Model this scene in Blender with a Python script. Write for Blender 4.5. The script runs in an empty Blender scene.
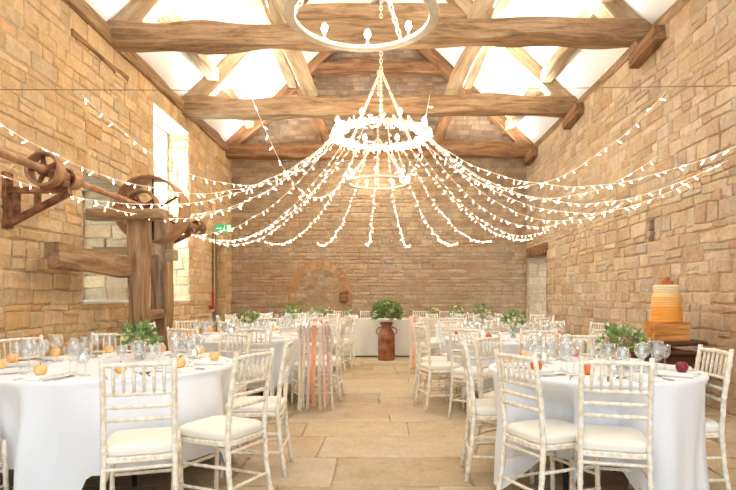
import bpy, bmesh, math, random
from mathutils import Vector, Matrix, noise
PI = math.pi
R = math.radians
rnd = random.Random(11)
scene = bpy.context.scene
C = scene.collection

# ------------------------------------------------------------------ helpers
def tag(o, label=None, cat=None, group=None, kind=None):
    if label: o['label'] = label
    if cat: o['category'] = cat
    if group: o['group'] = group
    if kind: o['kind'] = kind
    return o

def thing(name, label, cat, loc=(0, 0, 0), rz=0, group=None):
    o = bpy.data.objects.new(name, None)
    o.empty_display_size = .05
    C.objects.link(o)
    o.location = loc
    o.rotation_euler = (0, 0, rz)
    return tag(o, label, cat, group)

def finish(bm, name, mat, parent=None, smooth=False):
    me = bpy.data.meshes.new(name)
    bmesh.ops.recalc_face_normals(bm, faces=bm.faces[:])
    bm.to_mesh(me)
    bm.free()
    mats = mat if isinstance(mat, (list, tuple)) else [mat]
    for m in mats:
        me.materials.append(m)
    if smooth:
        for p in me.polygons:
            p.use_smooth = True
    o = bpy.data.objects.new(name, me)
    C.objects.link(o)
    if parent: o.parent = parent
    return o

def dup(src, loc=None, rz=None, scale=None):
    r = src.copy()
    C.objects.link(r)
    if loc is not None: r.location = loc
    if rz is not None: r.rotation_euler = (0, 0, rz)
    if scale is not None: r.scale = (scale,) * 3
    for ch in src.children:
        c = ch.copy(); C.objects.link(c); c.parent = r
        for g in ch.children:
            d = g.copy(); C.objects.link(d); d.parent = c
    return r

def instance_mesh(name, me, parent=None, loc=(0, 0, 0), rot=(0, 0, 0)):
    o = bpy.data.objects.new(name, me)
    C.objects.link(o)
    o.location = loc
    o.rotation_euler = rot
    if parent: o.parent = parent
    return o

def box(bm, x0, x1, y0, y1, z0, z1, M=None, bev=0):
    vs = []
    for x in (x0, x1):
        for y in (y0, y1):
            for z in (z0, z1):
                p = Vector((x, y, z))
                vs.append(bm.verts.new(M @ p if M else p))
    fs = []
    for f in ((0, 1, 3, 2), (4, 6, 7, 5), (0, 4, 5, 1), (2, 3, 7, 6), (0, 2, 6, 4), (1, 5, 7, 3)):
        fs.append(bm.faces.new([vs[i] for i in f]))
    if bev:
        es = list({e for f in fs for e in f.edges})
        bmesh.ops.bevel(bm, geom=es, offset=bev, segments=2, affect='EDGES', profile=.6)
    return vs

def tube(bm, pts, rad, seg=8, closed=False, caps=True):
    pts = [Vector(p) for p in pts]
    n = len(pts)
    rr = rad if isinstance(rad, (list, tuple)) else [rad] * n
    rings = []
    up0 = None
    for i, p in enumerate(pts):
        if closed:
            t = pts[(i + 1) % n] - pts[i - 1]
        else:
            t = pts[min(i + 1, n - 1)] - pts[max(i - 1, 0)]
        if t.length < 1e-9: t = Vector((0, 0, 1))
        t.normalize()
        if up0 is None:
            a = Vector((0, 0, 1)) if abs(t.z) < .9 else Vector((1, 0, 0))
            up0 = (a - t * a.dot(t)).normalized()
        else:
            up0 = (up0 - t * up0.dot(t))
            if up0.length < 1e-6:
                a = Vector((0, 0, 1)) if abs(t.z) < .9 else Vector((1, 0, 0))
                up0 = a - t * a.dot(t)
            up0.normalize()
        b = t.cross(up0)
        rings.append([bm.verts.new(p + (up0 * math.cos(2 * PI * k / seg) + b * math.sin(2 * PI * k / seg)) * rr[i]) for k in range(seg)])
    m = n if closed else n - 1
    for i in range(m):
        a, b = rings[i], rings[(i + 1) % n]
        for k in range(seg):
            bm.faces.new((a[k], a[(k + 1) % seg], b[(k + 1) % seg], b[k]))
    if caps and not closed:
        bm.faces.new(rings[0][::-1]); bm.faces.new(rings[-1])

def lathe(bm, prof, seg=16, M=None, cap=True):
    rings = []
    for r, z in prof:
        if r < 1e-6:
            p = Vector((0, 0, z)); rings.append([bm.verts.new(M @ p if M else p)])
        else:
            ring = []
            for k in range(seg):
                p = Vector((r * math.cos(2 * PI * k / seg), r * math.sin(2 * PI * k / seg), z))
                ring.append(bm.verts.new(M @ p if M else p))
            rings.append(ring)
    for a, b in zip(rings, rings[1:]):
        if len(a) == 1 and len(b) == 1: continue
        for k in range(seg):
            k2 = (k + 1) % seg
            if len(a) == 1: bm.faces.new((a[0], b[k2], b[k]))
            elif len(b) == 1: bm.faces.new((a[k], a[k2], b[0]))
            else: bm.faces.new((a[k], a[k2], b[k2], b[k]))
    if cap:
        if len(rings[0]) > 1: bm.faces.new(rings[0][::-1])
        if len(rings[-1]) > 1: bm.faces.new(rings[-1])

def srgb(r, g, b):
    f = lambda c: (c / 255 / 12.92) if c / 255 <= .04045 else ((c / 255 + .055) / 1.055) ** 2.4
    return (f(r), f(g), f(b), 1)

# ------------------------------------------------------------------ materials
def new_mat(name):
    m = bpy.data.materials.new(name); m.use_nodes = True
    nt = m.node_tree
    return m, nt, nt.nodes['Principled BSDF']

def simple(name, col, rough=.5, metal=0, spec=.5, bump=0, bscale=40, col2=None, nscale=8, stretch=None, sheen=0, detail=5):
    m, nt, b = new_mat(name)
    b.inputs['Base Color'].default_value = col
    b.inputs['Roughness'].default_value = rough
    b.inputs['Metallic'].default_value = metal
    b.inputs['Specular IOR Level'].default_value = spec
    if sheen: b.inputs['Sheen Weight'].default_value = sheen
    tc = nt.nodes.new('ShaderNodeTexCoord')
    mp = nt.nodes.new('ShaderNodeMapping')
    nt.links.new(tc.outputs['Object'], mp.inputs[0])
    if stretch: mp.inputs['Scale'].default_value = stretch
    if col2:
        n = nt.nodes.new('ShaderNodeTexNoise'); n.inputs['Scale'].default_value = nscale
        n.inputs['Detail'].default_value = detail
        nt.links.new(mp.outputs[0], n.inputs['Vector'])
        r = nt.nodes.new('ShaderNodeValToRGB')
        r.color_ramp.elements[0].position = .38; r.color_ramp.elements[1].position = .62
        r.color_ramp.elements[0].color = col; r.color_ramp.elements[1].color = col2
        nt.links.new(n.outputs['Fac'], r.inputs[0])
        nt.links.new(r.outputs[0], b.inputs['Base Color'])
    if bump:
        n2 = nt.nodes.new('ShaderNodeTexNoise'); n2.inputs['Scale'].default_value = bscale
        n2.inputs['Detail'].default_value = 6
        nt.links.new(mp.outputs[0], n2.inputs['Vector'])
        bp = nt.nodes.new('ShaderNodeBump'); bp.inputs['Strength'].default_value = bump
        bp.inputs['Distance'].default_value = .02
        nt.links.new(n2.outputs['Fac'], bp.inputs['Height'])
        nt.links.new(bp.outputs[0], b.inputs['Normal'])
    return m

def stone_mat(name, rough=.85, bump=.6, var=.35, spec=.3, bscale=14):
    m, nt, b = new_mat(name)
    at = nt.nodes.new('ShaderNodeAttribute'); at.attribute_name = 'tint'
    tc = nt.nodes.new('ShaderNodeTexCoord')
    cur = at.outputs['Color']
    # mottling at three sizes: broad weather stains, blotches inside a stone, grain
    for (sc, lo, hi, p0, p1, f, rg) in ((.9, (.95, .88, .80, 1), (1.0, 1.0, 1.02, 1), .36, .64, 1.0, .6),
                                        (5, (.74, .68, .60, 1), (1, 1, 1, 1), .30, .62, var * 2, .7),
                                        (26, (.84, .80, .74, 1), (1.0, 1.0, 1.0, 1), .34, .56, .75, .6)):
        n = nt.nodes.new('ShaderNodeTexNoise'); n.inputs['Scale'].default_value = sc; n.inputs['Detail'].default_value = 8
        n.inputs['Roughness'].default_value = rg
        nt.links.new(tc.outputs['Object'], n.inputs['Vector'])
        r = nt.nodes.new('ShaderNodeValToRGB')
        r.color_ramp.elements[0].position = p0; r.color_ramp.elements[1].position = p1
        r.color_ramp.elements[0].color = lo; r.color_ramp.elements[1].color = hi
        nt.links.new(n.outputs['Fac'], r.inputs[0])
        mx = nt.nodes.new('ShaderNodeMix'); mx.data_type = 'RGBA'; mx.blend_type = 'MULTIPLY'
        mx.inputs[0].default_value = min(1, f)
        nt.links.new(cur, mx.inputs[6]); nt.links.new(r.outputs[0], mx.inputs[7])
        cur = mx.outputs[2]
    nt.links.new(cur, b.inputs['Base Color'])
    b.inputs['Roughness'].default_value = rough
    b.inputs['Specular IOR Level'].default_value = spec
    n2 = nt.nodes.new('ShaderNodeTexNoise'); n2.inputs['Scale'].default_value = bscale; n2.inputs['Detail'].default_value = 9
    n2.inputs['Roughness'].default_value = .7
    nt.links.new(tc.outputs['Object'], n2.inputs['Vector'])
    bp = nt.nodes.new('ShaderNodeBump'); bp.inputs['Strength'].default_value = bump; bp.inputs['Distance'].default_value = .06
    nt.links.new(n2.outputs['Fac'], bp.inputs['Height']); nt.links.new(bp.outputs[0], b.inputs['Normal'])
    return m

def wood_mat(name, c1, c2, c3, rough=.7, scale=3.0):
    m, nt, b = new_mat(name)
    tc = nt.nodes.new('ShaderNodeTexCoord'); mp = nt.nodes.new('ShaderNodeMapping')
    mp.inputs['Scale'].default_value = (.5, 3.2, 3.2)
    nt.links.new(tc.outputs['Object'], mp.inputs[0])
    n = nt.nodes.new('ShaderNodeTexNoise'); n.inputs['Scale'].default_value = scale; n.inputs['Detail'].default_value = 8
    n.inputs['Distortion'].default_value = .6; n.inputs['Roughness'].default_value = .65
    nt.links.new(mp.outputs[0], n.inputs['Vector'])
    r = nt.nodes.new('ShaderNodeValToRGB')
    e = r.color_ramp.elements
    e[0].position = .3; e[0].color = c1; e[1].position = .7; e[1].color = c3
    k = e.new(.5); k.color = c2
    nt.links.new(n.outputs['Fac'], r.inputs[0]); nt.links.new(r.outputs[0], b.inputs['Base Color'])
    b.inputs['Roughness'].default_value = rough; b.inputs['Specular IOR Level'].default_value = .3
    mp2 = nt.nodes.new('ShaderNodeMapping'); mp2.inputs['Scale'].default_value = (.25, 3, 3)
    nt.links.new(tc.outputs['Object'], mp2.inputs[0])
    n2 = nt.nodes.new('ShaderNodeTexNoise'); n2.inputs['Scale'].default_value = 8; n2.inputs['Detail'].default_value = 6
    nt.links.new(mp2.outputs[0], n2.inputs['Vector'])
    bp = nt.nodes.new('ShaderNodeBump'); bp.inputs['Strength'].default_value = .9; bp.inputs['Distance'].default_value = .04
    nt.links.new(n2.outputs['Fac'], bp.inputs['Height']); nt.links.new(bp.outputs[0], b.inputs['Normal'])
    return m

def emis(name, col, strength, none=True):
    m, nt, b = new_mat(name)
    b.inputs['Base Color'].default_value = (.8, .8, .8, 1)
    b.inputs['Emission Color'].default_value = col
    b.inputs['Emission Strength'].default_value = strength
    if none:
        m.cycles.emission_sampling = 'NONE'
    return m

def glass_mat(name, tint=(1, 1, 1, 1), gloss=.95, gloss0=.05):
    m = bpy.data.materials.new(name); m.use_nodes = True
    nt = m.node_tree; nt.nodes.clear()
    o = nt.nodes.new('ShaderNodeOutputMaterial')
    t = nt.nodes.new('ShaderNodeBsdfTransparent'); t.inputs[0].default_value = tint
    g = nt.nodes.new('ShaderNodeBsdfGlossy'); g.inputs['Roughness'].default_value = .03
    g.inputs['Color'].default_value = (gloss, gloss, gloss, 1)
    lw = nt.nodes.new('ShaderNodeLayerWeight'); lw.inputs[0].default_value = .5
    pw = nt.nodes.new('ShaderNodeMath'); pw.operation = 'POWER'; pw.inputs[1].default_value = 3
    nt.links.new(lw.outputs['Facing'], pw.inputs[0])
    f = nt.nodes.new('ShaderNodeMath'); f.operation = 'MULTIPLY_ADD'; f.inputs[1].default_value = .75; f.inputs[2].default_value = gloss0
    nt.links.new(pw.outputs[0], f.inputs[0])
    mx = nt.nodes.new('ShaderNodeMixShader')
    nt.links.new(f.outputs[0], mx.inputs[0]); nt.links.new(t.outputs[0], mx.inputs[1]); nt.links.new(g.outputs[0], mx.inputs[2])
    nt.links.new(mx.outputs[0], o.inputs[0])
    return m

M_stone = stone_mat('sandstone', bump=.9, var=.42, bscale=9)
M_flag = stone_mat('flagstone', rough=.6, bump=.5, var=.36, spec=.35, bscale=5)
M_plaster = simple('white plaster', (.86, .85, .82, 1), .9, bump=.15, bscale=6)
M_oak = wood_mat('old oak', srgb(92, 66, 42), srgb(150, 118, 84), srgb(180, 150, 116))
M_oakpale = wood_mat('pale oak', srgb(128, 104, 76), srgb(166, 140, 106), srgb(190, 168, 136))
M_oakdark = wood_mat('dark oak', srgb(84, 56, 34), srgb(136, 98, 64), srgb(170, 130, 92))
M_lime = simple('limewashed beech', srgb(240, 234, 220), .55, col2=srgb(222, 206, 178), nscale=34, bump=.15, bscale=60)
M_cushion = simple('ivory cushion cloth', srgb(236, 230, 216), .85, bump=.1, bscale=120, sheen=.2)
M_cloth = simple('white table linen', srgb(230, 231, 233), .85, bump=.05, bscale=300, sheen=.2)
M_linen2 = simple('grey cream linen', srgb(214, 206, 190), .9, bump=.05, bscale=300)
M_napkin = simple('napkin linen', srgb(244, 240, 232), .9, bump=.1, bscale=150)
M_iron = simple('rusty cast iron', srgb(92, 56, 36), .65, metal=.3, col2=srgb(150, 100, 66), nscale=12, bump=.3, bscale=60)
M_ironpale = simple('brown worn iron rim', srgb(150, 108, 74), .55, metal=.3, col2=srgb(176, 134, 96), nscale=10, bump=.2, bscale=50)
M_black = simple('black steel', (.015, .015, .016, 1), .4, metal=.4)
M_white = simple('white painted metal', srgb(236, 226, 206), .5, bump=.1, bscale=40, col2=srgb(222, 206, 180), nscale=10)
M_steelwire = simple('steel wire', srgb(150, 130, 110), .4, metal=.8)
M_cable = simple('clear string light cable', srgb(250, 240, 220), .3)
M_cable.node_tree.nodes['Principled BSDF'].inputs['Emission Color'].default_value = (1, .85, .6, 1)
M_cable.node_tree.nodes['Principled BSDF'].inputs['Emission Strength'].default_value = 0
M_bulb = emis('lit rice bulb', (1, .84, .58, 1), 11)
M_lamp = emis('lit candle lamp', (1, .84, .58, 1), 40)
M_flame = emis('candle flame', (1, .84, .55, 1), 40)
M_glass = glass_mat('clear glass', (.95, .96, .96, 1), gloss0=.12)
M_pane = glass_mat('window glass', (.97, 1, 1, 1))
M_silver = simple('cutlery steel', (.55, .52, .48, 1), .25, metal=1)
M_leaf = simple('green leaves', srgb(92, 118, 56), .55, col2=srgb(142, 162, 92), nscale=20)
M_leafdark = simple('dark green leaves', srgb(58, 92, 36), .55, col2=srgb(108, 146, 62), nscale=20)
M_rosepale = simple('cream rose petals', srgb(248, 240, 206), .7, col2=srgb(240, 226, 170), nscale=14)
M_rosepink = simple('pink rose petals', srgb(232, 186, 168), .7, col2=srgb(214, 150, 132), nscale=14)
M_apple = simple('yellow orange apple skin', srgb(240, 202, 132), .4, col2=srgb(234, 164, 92), nscale=9)
M_applered = simple('orange red apple skin', srgb(214, 110, 40), .35, col2=srgb(186, 60, 34), nscale=9)
M_appledark = simple('dark red apple skin', srgb(128, 22, 34), .3, col2=srgb(96, 12, 24), nscale=9)
M_stalk = simple('brown stalk', srgb(80, 50, 30), .8)
M_rust = simple('rusty churn steel', srgb(112, 62, 34), .6, metal=.2, col2=srgb(150, 88, 52), nscale=7, bump=.25, bscale=40)
M_cakeor = simple('orange ruffled icing', srgb(248, 170, 72), .6, bump=.2, bscale=40)
M_cakeor2 = simple('peach ruffled icing', srgb(250, 192, 118), .6, bump=.2, bscale=40)
M_cakecr = simple('cream icing', srgb(238, 214, 170), .65, bump=.15, bscale=40)
M_crate = wood_mat('orange pine crate', srgb(170, 100, 46), srgb(206, 140, 72), srgb(222, 160, 92))
M_darkwood = wood_mat('dark walnut', srgb(50, 30, 20), srgb(84, 52, 34), srgb(110, 70, 46), rough=.45)
M_green = simple('green sign face', srgb(20, 150, 70), .4)
M_green.node_tree.nodes['Principled BSDF'].inputs['Emission Color'].default_value = (.05, .8, .25, 1)
M_green.node_tree.nodes['Principled BSDF'].inputs['Emission Strength'].default_value = .35
M_signwhite = emis('white sign symbol', (.9, 1, .95, 1), .4)
M_red = simple('red paint', srgb(170, 40, 28), .5)
M_greypaint = simple('grey paint', srgb(120, 110, 98), .5)
M_ribpink = simple('pink satin ribbon', srgb(242, 208, 194), .4, sheen=.3)
M_ribor = simple('orange satin ribbon', srgb(246, 182, 138), .4, sheen=.3)
M_ribcream = simple('cream lace ribbon', srgb(238, 226, 202), .7)
M_ribmauve = simple('dusky pink ribbon', srgb(222, 184, 172), .5)
M_winframe = simple('pale window paint', srgb(224, 220, 208), .5)
M_wax = simple('white wax', srgb(250, 246, 236), .5)

# ------------------------------------------------------------------ room dimensions (camera at x=0,y=0,z=1.24 looking along +y)
XL, XR, YF, YB = -3.8, 3.7, 14.2, -1.0
ZT = 4.78
TH = .8
RIDGE_X = -.05
def roofz(x):                        # underside of the roof slopes
    return 5.0 + .955 * (3.75 - abs(x - RIDGE_X))
RIDGE_Z = roofz(RIDGE_X)

def pick(pal, rr):
    c = rr.choice(pal); k = rr.uniform(.95, 1.03)
    return (min(1, c[0] / 255 * k), min(1, c[1] / 255 * k), min(1, c[2] / 255 * k * rr.uniform(.97, 1.03)), 1)

def stones(bm, lay, P, urange, vlev, pal, rr, lens=(.16, .5), gap=.013, relief=(.008, .024), holes=(), jit=.02, inset=.018):
    """lay real stones on a mortar face; P(u,v,d) gives the point; holes are functions v -> list of (u0,u1) to skip"""
    for v0, v1 in zip(vlev, vlev[1:]):
        vc = (v0 + v1) / 2
        ur = urange(vc) if callable(urange) else urange
        if ur[1] - ur[0] < .05: continue
        segs = [ur]
        for h in holes:
            for (a, b) in h(vc):
                ns = []
                for (s, e) in segs:
                    if b <= s or a >= e: ns.append((s, e)); continue
                    if a > s: ns.append((s, a))
                    if b < e: ns.append((b, e))
                segs = ns
        H = v1 - v0
        for (s, e) in segs:
            if e - s < .04: continue
            u = s
            while u < e - 1e-6:
                L = rr.uniform(*lens) * (1 if rr.random() > .12 else .55)
                if u + L > e - lens[0] * .6: L = e - u
                parts = [(u, u + L, v0, v1)]
                if H > .16 and rr.random() < .14:
                    m = v0 + H * rr.uniform(.4, .6); parts = [(u, u + L, v0, m), (u, u + L, m, v1)]
                for (a, b, c, d) in parts:
                    g = gap * rr.uniform(.5, 1.4) / 2
                    dep = rr.uniform(*relief)
                    cor = []
                    for (uu, vv) in ((a + g, c + g), (b - g, c + g), (b - g, d - g), (a + g, d - g)):
                        cor.append((uu + rr.uniform(-jit, jit) * .7, vv + rr.uniform(-jit, jit)))
                    cu = (a + b) / 2; cv = (c + d) / 2
                    wu = (b - a) / 2; wv = (d - c) / 2
                    ins = min(inset, wu * .4, wv * .4)
                    rings = []
                    for dd, k in ((-.01, 0), (dep * .6, .15), (dep, 1)):
                        ring = []
                        for (uu, vv) in cor:
                            su = uu - math.copysign(ins * k, uu - cu); sv = vv - math.copysign(ins * k, vv - cv)
                            ring.append(bm.verts.new(P(su, sv, dd + (rr.uniform(-.006, .006) if k == 1 else 0) * (dep / .04))))
                        rings.append(ring)
                    col = pick(pal, rr)
                    fs = []
                    for ra, rb in zip(rings, rings[1:]):
                        for k in range(4):
                            fs.append(bm.faces.new((ra[k], ra[(k + 1) % 4], rb[(k + 1) % 4], rb[k])))
                    fs.append(bm.faces.new(rings[-1]))
                    for f in fs:
                        for l in f.loops: l[lay] = col
                u += L

def levels(z0, z1, hs, rr, snaps=()):
    out = [z0]
    while out[-1] < z1 - hs[0]:
        out.append(out[-1] + rr.uniform(*hs))
    out[-1] = z1
    for s in snaps:
        i = min(range(1, len(out) - 1), key=lambda k: abs(out[k] - s))
        out[i] = s
    out = sorted(set(out))
    return [v for i, v in enumerate(out) if i == 0 or v - out[i - 1] > .03]

def colbox(bm, lay, b, col, T=None):
    vs = box(bm, *b)
    fs = {f for v in vs for f in v.link_faces}
    for f in fs:
        for l in f.loops: l[lay] = col

PAL_L = [(239, 212, 171), (232, 205, 162), (242, 218, 177), (226, 199, 158), (229, 193, 147), (227, 207, 173), (240, 215, 173), (223, 195, 154), (236, 208, 165), (230, 204, 164)]
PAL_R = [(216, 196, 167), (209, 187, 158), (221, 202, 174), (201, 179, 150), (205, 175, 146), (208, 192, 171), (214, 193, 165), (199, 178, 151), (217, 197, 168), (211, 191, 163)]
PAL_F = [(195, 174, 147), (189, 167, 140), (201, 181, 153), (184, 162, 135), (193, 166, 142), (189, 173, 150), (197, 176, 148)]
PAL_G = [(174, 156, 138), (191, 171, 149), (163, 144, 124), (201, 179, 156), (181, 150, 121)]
PAL_FL = [(195, 181, 152), (191, 174, 146), (199, 185, 158), (186, 170, 141), (193, 178, 150), (197, 183, 154)]
MORTAR = (214 / 255, 188 / 255, 150 / 255, 1)
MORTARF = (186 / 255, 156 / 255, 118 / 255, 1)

def side_wall(name, X, sgn, openings, pal, seed):
    """sgn=+1: wall on the left, facing +x.  openings: (y0,y1,z0,z1)"""
    rr = random.Random(seed)
    bm = bmesh.new(); lay = bm.loops.layers.color.new('tint')
    ys = sorted({YB, YF + .3} | {o[0] for o in openings} | {o[1] for o in openings})
    zs = sorted({-.05, ZT} | {o[2] for o in openings} | {o[3] for o in openings})
    for a, b in zip(ys, ys[1:]):
        for c, d in zip(zs, zs[1:]):
            ym, zm = (a + b) / 2, (c + d) / 2
            if any(o[0] < ym < o[1] and o[2] < zm < o[3] for o in openings): continue
            xs = sorted((X, X - sgn * TH))
            colbox(bm, lay, (xs[0], xs[1], a, b, c, d), MORTAR)
    P = lambda u, v, d: Vector((X + sgn * (d + .02 * noise.noise(Vector((u * .7, v * .7, seed)))), u, v))
    vlev = levels(0, ZT, (.09, .20), rr, [o[2] for o in openings if o[2] > .1] + [o[3] for o in openings])
    hole = lambda v: [(o[0], o[1]) for o in openings if o[2] < v < o[3]]
    stones(bm, lay, P, (4.2, YF), vlev, pal, rr, holes=(hole,))
    # stones of the reveals
    for (y0, y1, z0, z1) in openings:
        lv = levels(z0, z1, (.12, .25), rr)
        Pf = lambda u, v, d, y1=y1: Vector((X - sgn * u, y1 - d, v))
        Pn = lambda u, v, d, y0=y0: Vector((X - sgn * u, y0 + d, v))
        stones(bm, lay, Pf, (0, TH - .1), lv, pal, rr, relief=(.012, .03))
        stones(bm, lay, Pn, (0, TH - .1), lv, pal, rr, relief=(.012, .03))
    o = finish(bm, name, M_stone)
    return tag(o, kind='structure')

W1 = (7.12, 8.42, 1.15, 2.85)
W2 = (9.35, 11.1, 1.15, 4.5)
D1 = (12.85, 13.75, 0, 2.5)
D2 = (12.45, 14.08, 0, 2.42)
NICHE = (7.55, 7.78, 2.0, 2.3)
tag(side_wall('wall_left', XL, 1, [W1, W2, D1], PAL_L, 3), 'pale golden sandstone rubble wall with two tall windows on the left')
tag(side_wall('wall_right', XR, -1, [D2, NICHE], PAL_R, 5), 'tan sandstone rubble wall running down the right side')

# far wall with gable and blocked arch
def far_wall():
    rr = random.Random(8)
    bm = bmesh.new(); lay = bm.loops.layers.color.new('tint')
    # backing (pentagon prism)
    pts = [(XL - TH, -.05), (XR + TH, -.05), (XR + TH, 4.6), (RIDGE_X, RIDGE_Z + .3), (XL - TH, 4.6)]
    a = [bm.verts.new((x, YF, z)) for x, z in pts]; b = [bm.verts.new((x, YF + .4, z)) for x, z in pts]
    fs = [bm.faces.new(a), bm.faces.new(b[::-1])]
    for i in range(5): fs.append(bm.faces.new((a[i], b[i], b[(i + 1) % 5], a[(i + 1) % 5])))
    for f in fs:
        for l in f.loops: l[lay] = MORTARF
    P = lambda u, v, d: Vector((u, YF - d - .015 * noise.noise(Vector((u, v, 4))), v))
    cx, cz, ro, ri = -1.55, 1.32, .80, .62
    def hole(v):
        if v < cz: return [(cx - ro, cx + ro)]
        t = ro * ro - (v - cz) ** 2
        return [(cx - math.sqrt(t), cx + math.sqrt(t))] if t > 0 else []
    lv = levels(0, 4.9, (.07, .15), rr)
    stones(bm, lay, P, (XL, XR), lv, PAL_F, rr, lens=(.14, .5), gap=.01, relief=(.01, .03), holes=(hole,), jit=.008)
    ur = lambda v: (RIDGE_X - (3.75 - (v - 5.0) / .955) + .02, RIDGE_X + (3.75 - (v - 5.0) / .955) - .02)
    lv = levels(4.9, RIDGE_Z - .1, (.09, .15), rr)
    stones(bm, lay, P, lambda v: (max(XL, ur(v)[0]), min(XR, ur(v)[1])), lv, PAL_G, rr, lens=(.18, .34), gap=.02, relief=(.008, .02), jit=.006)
    # infill of the blocked arch
    def infill(v):
        t = ri if v < cz else (math.sqrt(max(0, ri * ri - (v - cz) ** 2)))
        return (cx - t, cx + t)
    Pin = lambda u, v, d: P(u, v, d * .5 - .004)
    stones(bm, lay, Pin, infill, levels(0, cz + ri, (.08, .14), rr), [(186, 168, 144), (196, 178, 152), (176, 154, 128)], rr, lens=(.12, .34), gap=.012, relief=(.008, .02))
    # voussoirs
    n = 13
    VC = [(198, 158, 116), (204, 164, 122), (190, 150, 110), (206, 168, 126)]
    for i in range(n):
        a0 = PI * i / n + .01; a1 = PI * (i + 1) / n - .01
        col = pick(VC, rr); ring0 = []; ring1 = []
        for (r_, an) in ((ri, a0), (ro + rr.uniform(0, .05), a0), (ro + rr.uniform(0, .05), a1), (ri, a1)):
            u, v = cx + r_ * math.cos(an), cz + r_ * math.sin(an)
            ring0.append(bm.verts.new(P(u, v, -.01))); ring1.append(bm.verts.new(P(u, v, .04)))
        fs = [bm.faces.new(ring1)] + [bm.faces.new((ring0[k], ring0[(k + 1) % 4], ring1[(k + 1) % 4], ring1[k])) for k in range(4)]
        for f in fs:
            for l in f.loops: l[lay] = col
    for s in (-1, 1):
        us = sorted((cx + s * ri, cx + s * ro))
        stones(bm, lay, P, tuple(us), levels(0, cz, (.2, .3), rr), VC, rr, lens=(.3, .4), relief=(.03, .04))
    return tag(finish(bm, 'wall_far', M_stone), 'brown coursed stone end wall with a blocked arch', kind='structure')
far_wall()

# floor: flagstones
def build_floor():
    rr = random.Random(21)
    bm = bmesh.new(); lay = bm.loops.layers.color.new('tint')
    colbox(bm, lay, (XL - TH, XR + TH, YB, YF + .3, -.1, -.012), (184 / 255, 164 / 255, 130 / 255, 1))
    P = lambda u, v, d: Vector((u, v, -.012 + d + .003 * noise.noise(Vector((u * 1.3, v * 1.3, 0)))))
    stones(bm, lay, P, (XL - .3, XR + .3), levels(YB, YF + .2, (.45, .85), rr), PAL_FL, rr, lens=(.6, 1.35), gap=.007, relief=(.011, .014), jit=.02, inset=.006)
    return tag(finish(bm, 'floor', M_flag), 'worn tan flagstone floor', kind='structure')
build_floor()

# roof
bm = bmesh.new()
for s in (-1, 1):
    x1 = RIDGE_X + s * 4.75
    z1 = roofz(x1)
    vs = []
    for (x, z) in ((RIDGE_X, RIDGE_Z), (x1, z1), (x1, z1 + .2), (RIDGE_X, RIDGE_Z + .2)):
        vs.append((bm.verts.new((x, YB, z)), bm.verts.new((x, YF + .4, z))))
    for i in range(4):
        a, b = vs[i], vs[(i + 1) % 4]
        bm.faces.new((a[0], b[0], b[1], a[1]))
    bm.faces.new([v[0] for v in vs]); bm.faces.new([v[1] for v in vs][::-1])
tag(finish(bm, 'ceiling', M_plaster), 'white plastered underside of the pitched roof', kind='structure')

# ------------------------------------------------------------------ timbers
def timber(name, p0, p1, w, h, mat, parent=None, wob=.02, seed=0, bow=0, taper=1, n=None, side=(0, 0)):
    """rough hewn timber from p0 to p1 (centre line), w across, h deep; own local x runs along it"""
    p0, p1 = Vector(p0), Vector(p1)
    L = (p1 - p0).length
    n = n or max(4, int(L / .16))
    rr = random.Random(seed)
    bm = bmesh.new(); rings = []
    off = rr.uniform(0, 50)
    prof = []
    for (a, b) in ((1, 1), (-1, 1), (-1, -1), (1, -1)):
        prof += [(a * .5, b * .44), (a * .44, b * .5)] if a * b > 0 else [(a * .44, b * .5), (a * .5, b * .44)]
    for i in range(n + 1):
        t = i / n; x = t * L
        k = 1 + (taper - 1) * t
        by = side[0] * math.sin(PI * t); bz = bow * math.sin(PI * t) + side[1] * math.sin(2 * PI * t)
        ring = []
        for j, (a, b) in enumerate(prof):
            q = Vector((x * 1.1 + off, a * 2, b * 2))
            dy = noise.noise(q) * wob * 1.6; dz = noise.noise(q + Vector((9, 3, 1))) * wob * 1.6
            ring.append(bm.verts.new((x, a * w * k + dy + by, b * h * k + dz + bz)))
        rings.append(ring)
    m = len(prof)
    for a, b in zip(rings, rings[1:]):
        for j in range(m): bm.faces.new((a[j], a[(j + 1) % m], b[(j + 1) % m], b[j]))
    bm.faces.new(rings[0][::-1]); bm.faces.new(rings[-1])
    o = finish(bm, name, mat, parent)
    d = (p1 - p0).normalized()
    upv = Vector((0, 0, 1)) if abs(d.z) < .95 else Vector((0, 1, 0))
    yv = upv.cross(d).normalized(); zv = d.cross(yv)
    Mx = Matrix((d, yv, zv)).transposed().to_4x4(); Mx.translation = p0
    o.matrix_basis = Mx if parent is None else Matrix.Translation(-parent.location) @ Mx
    return o

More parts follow.
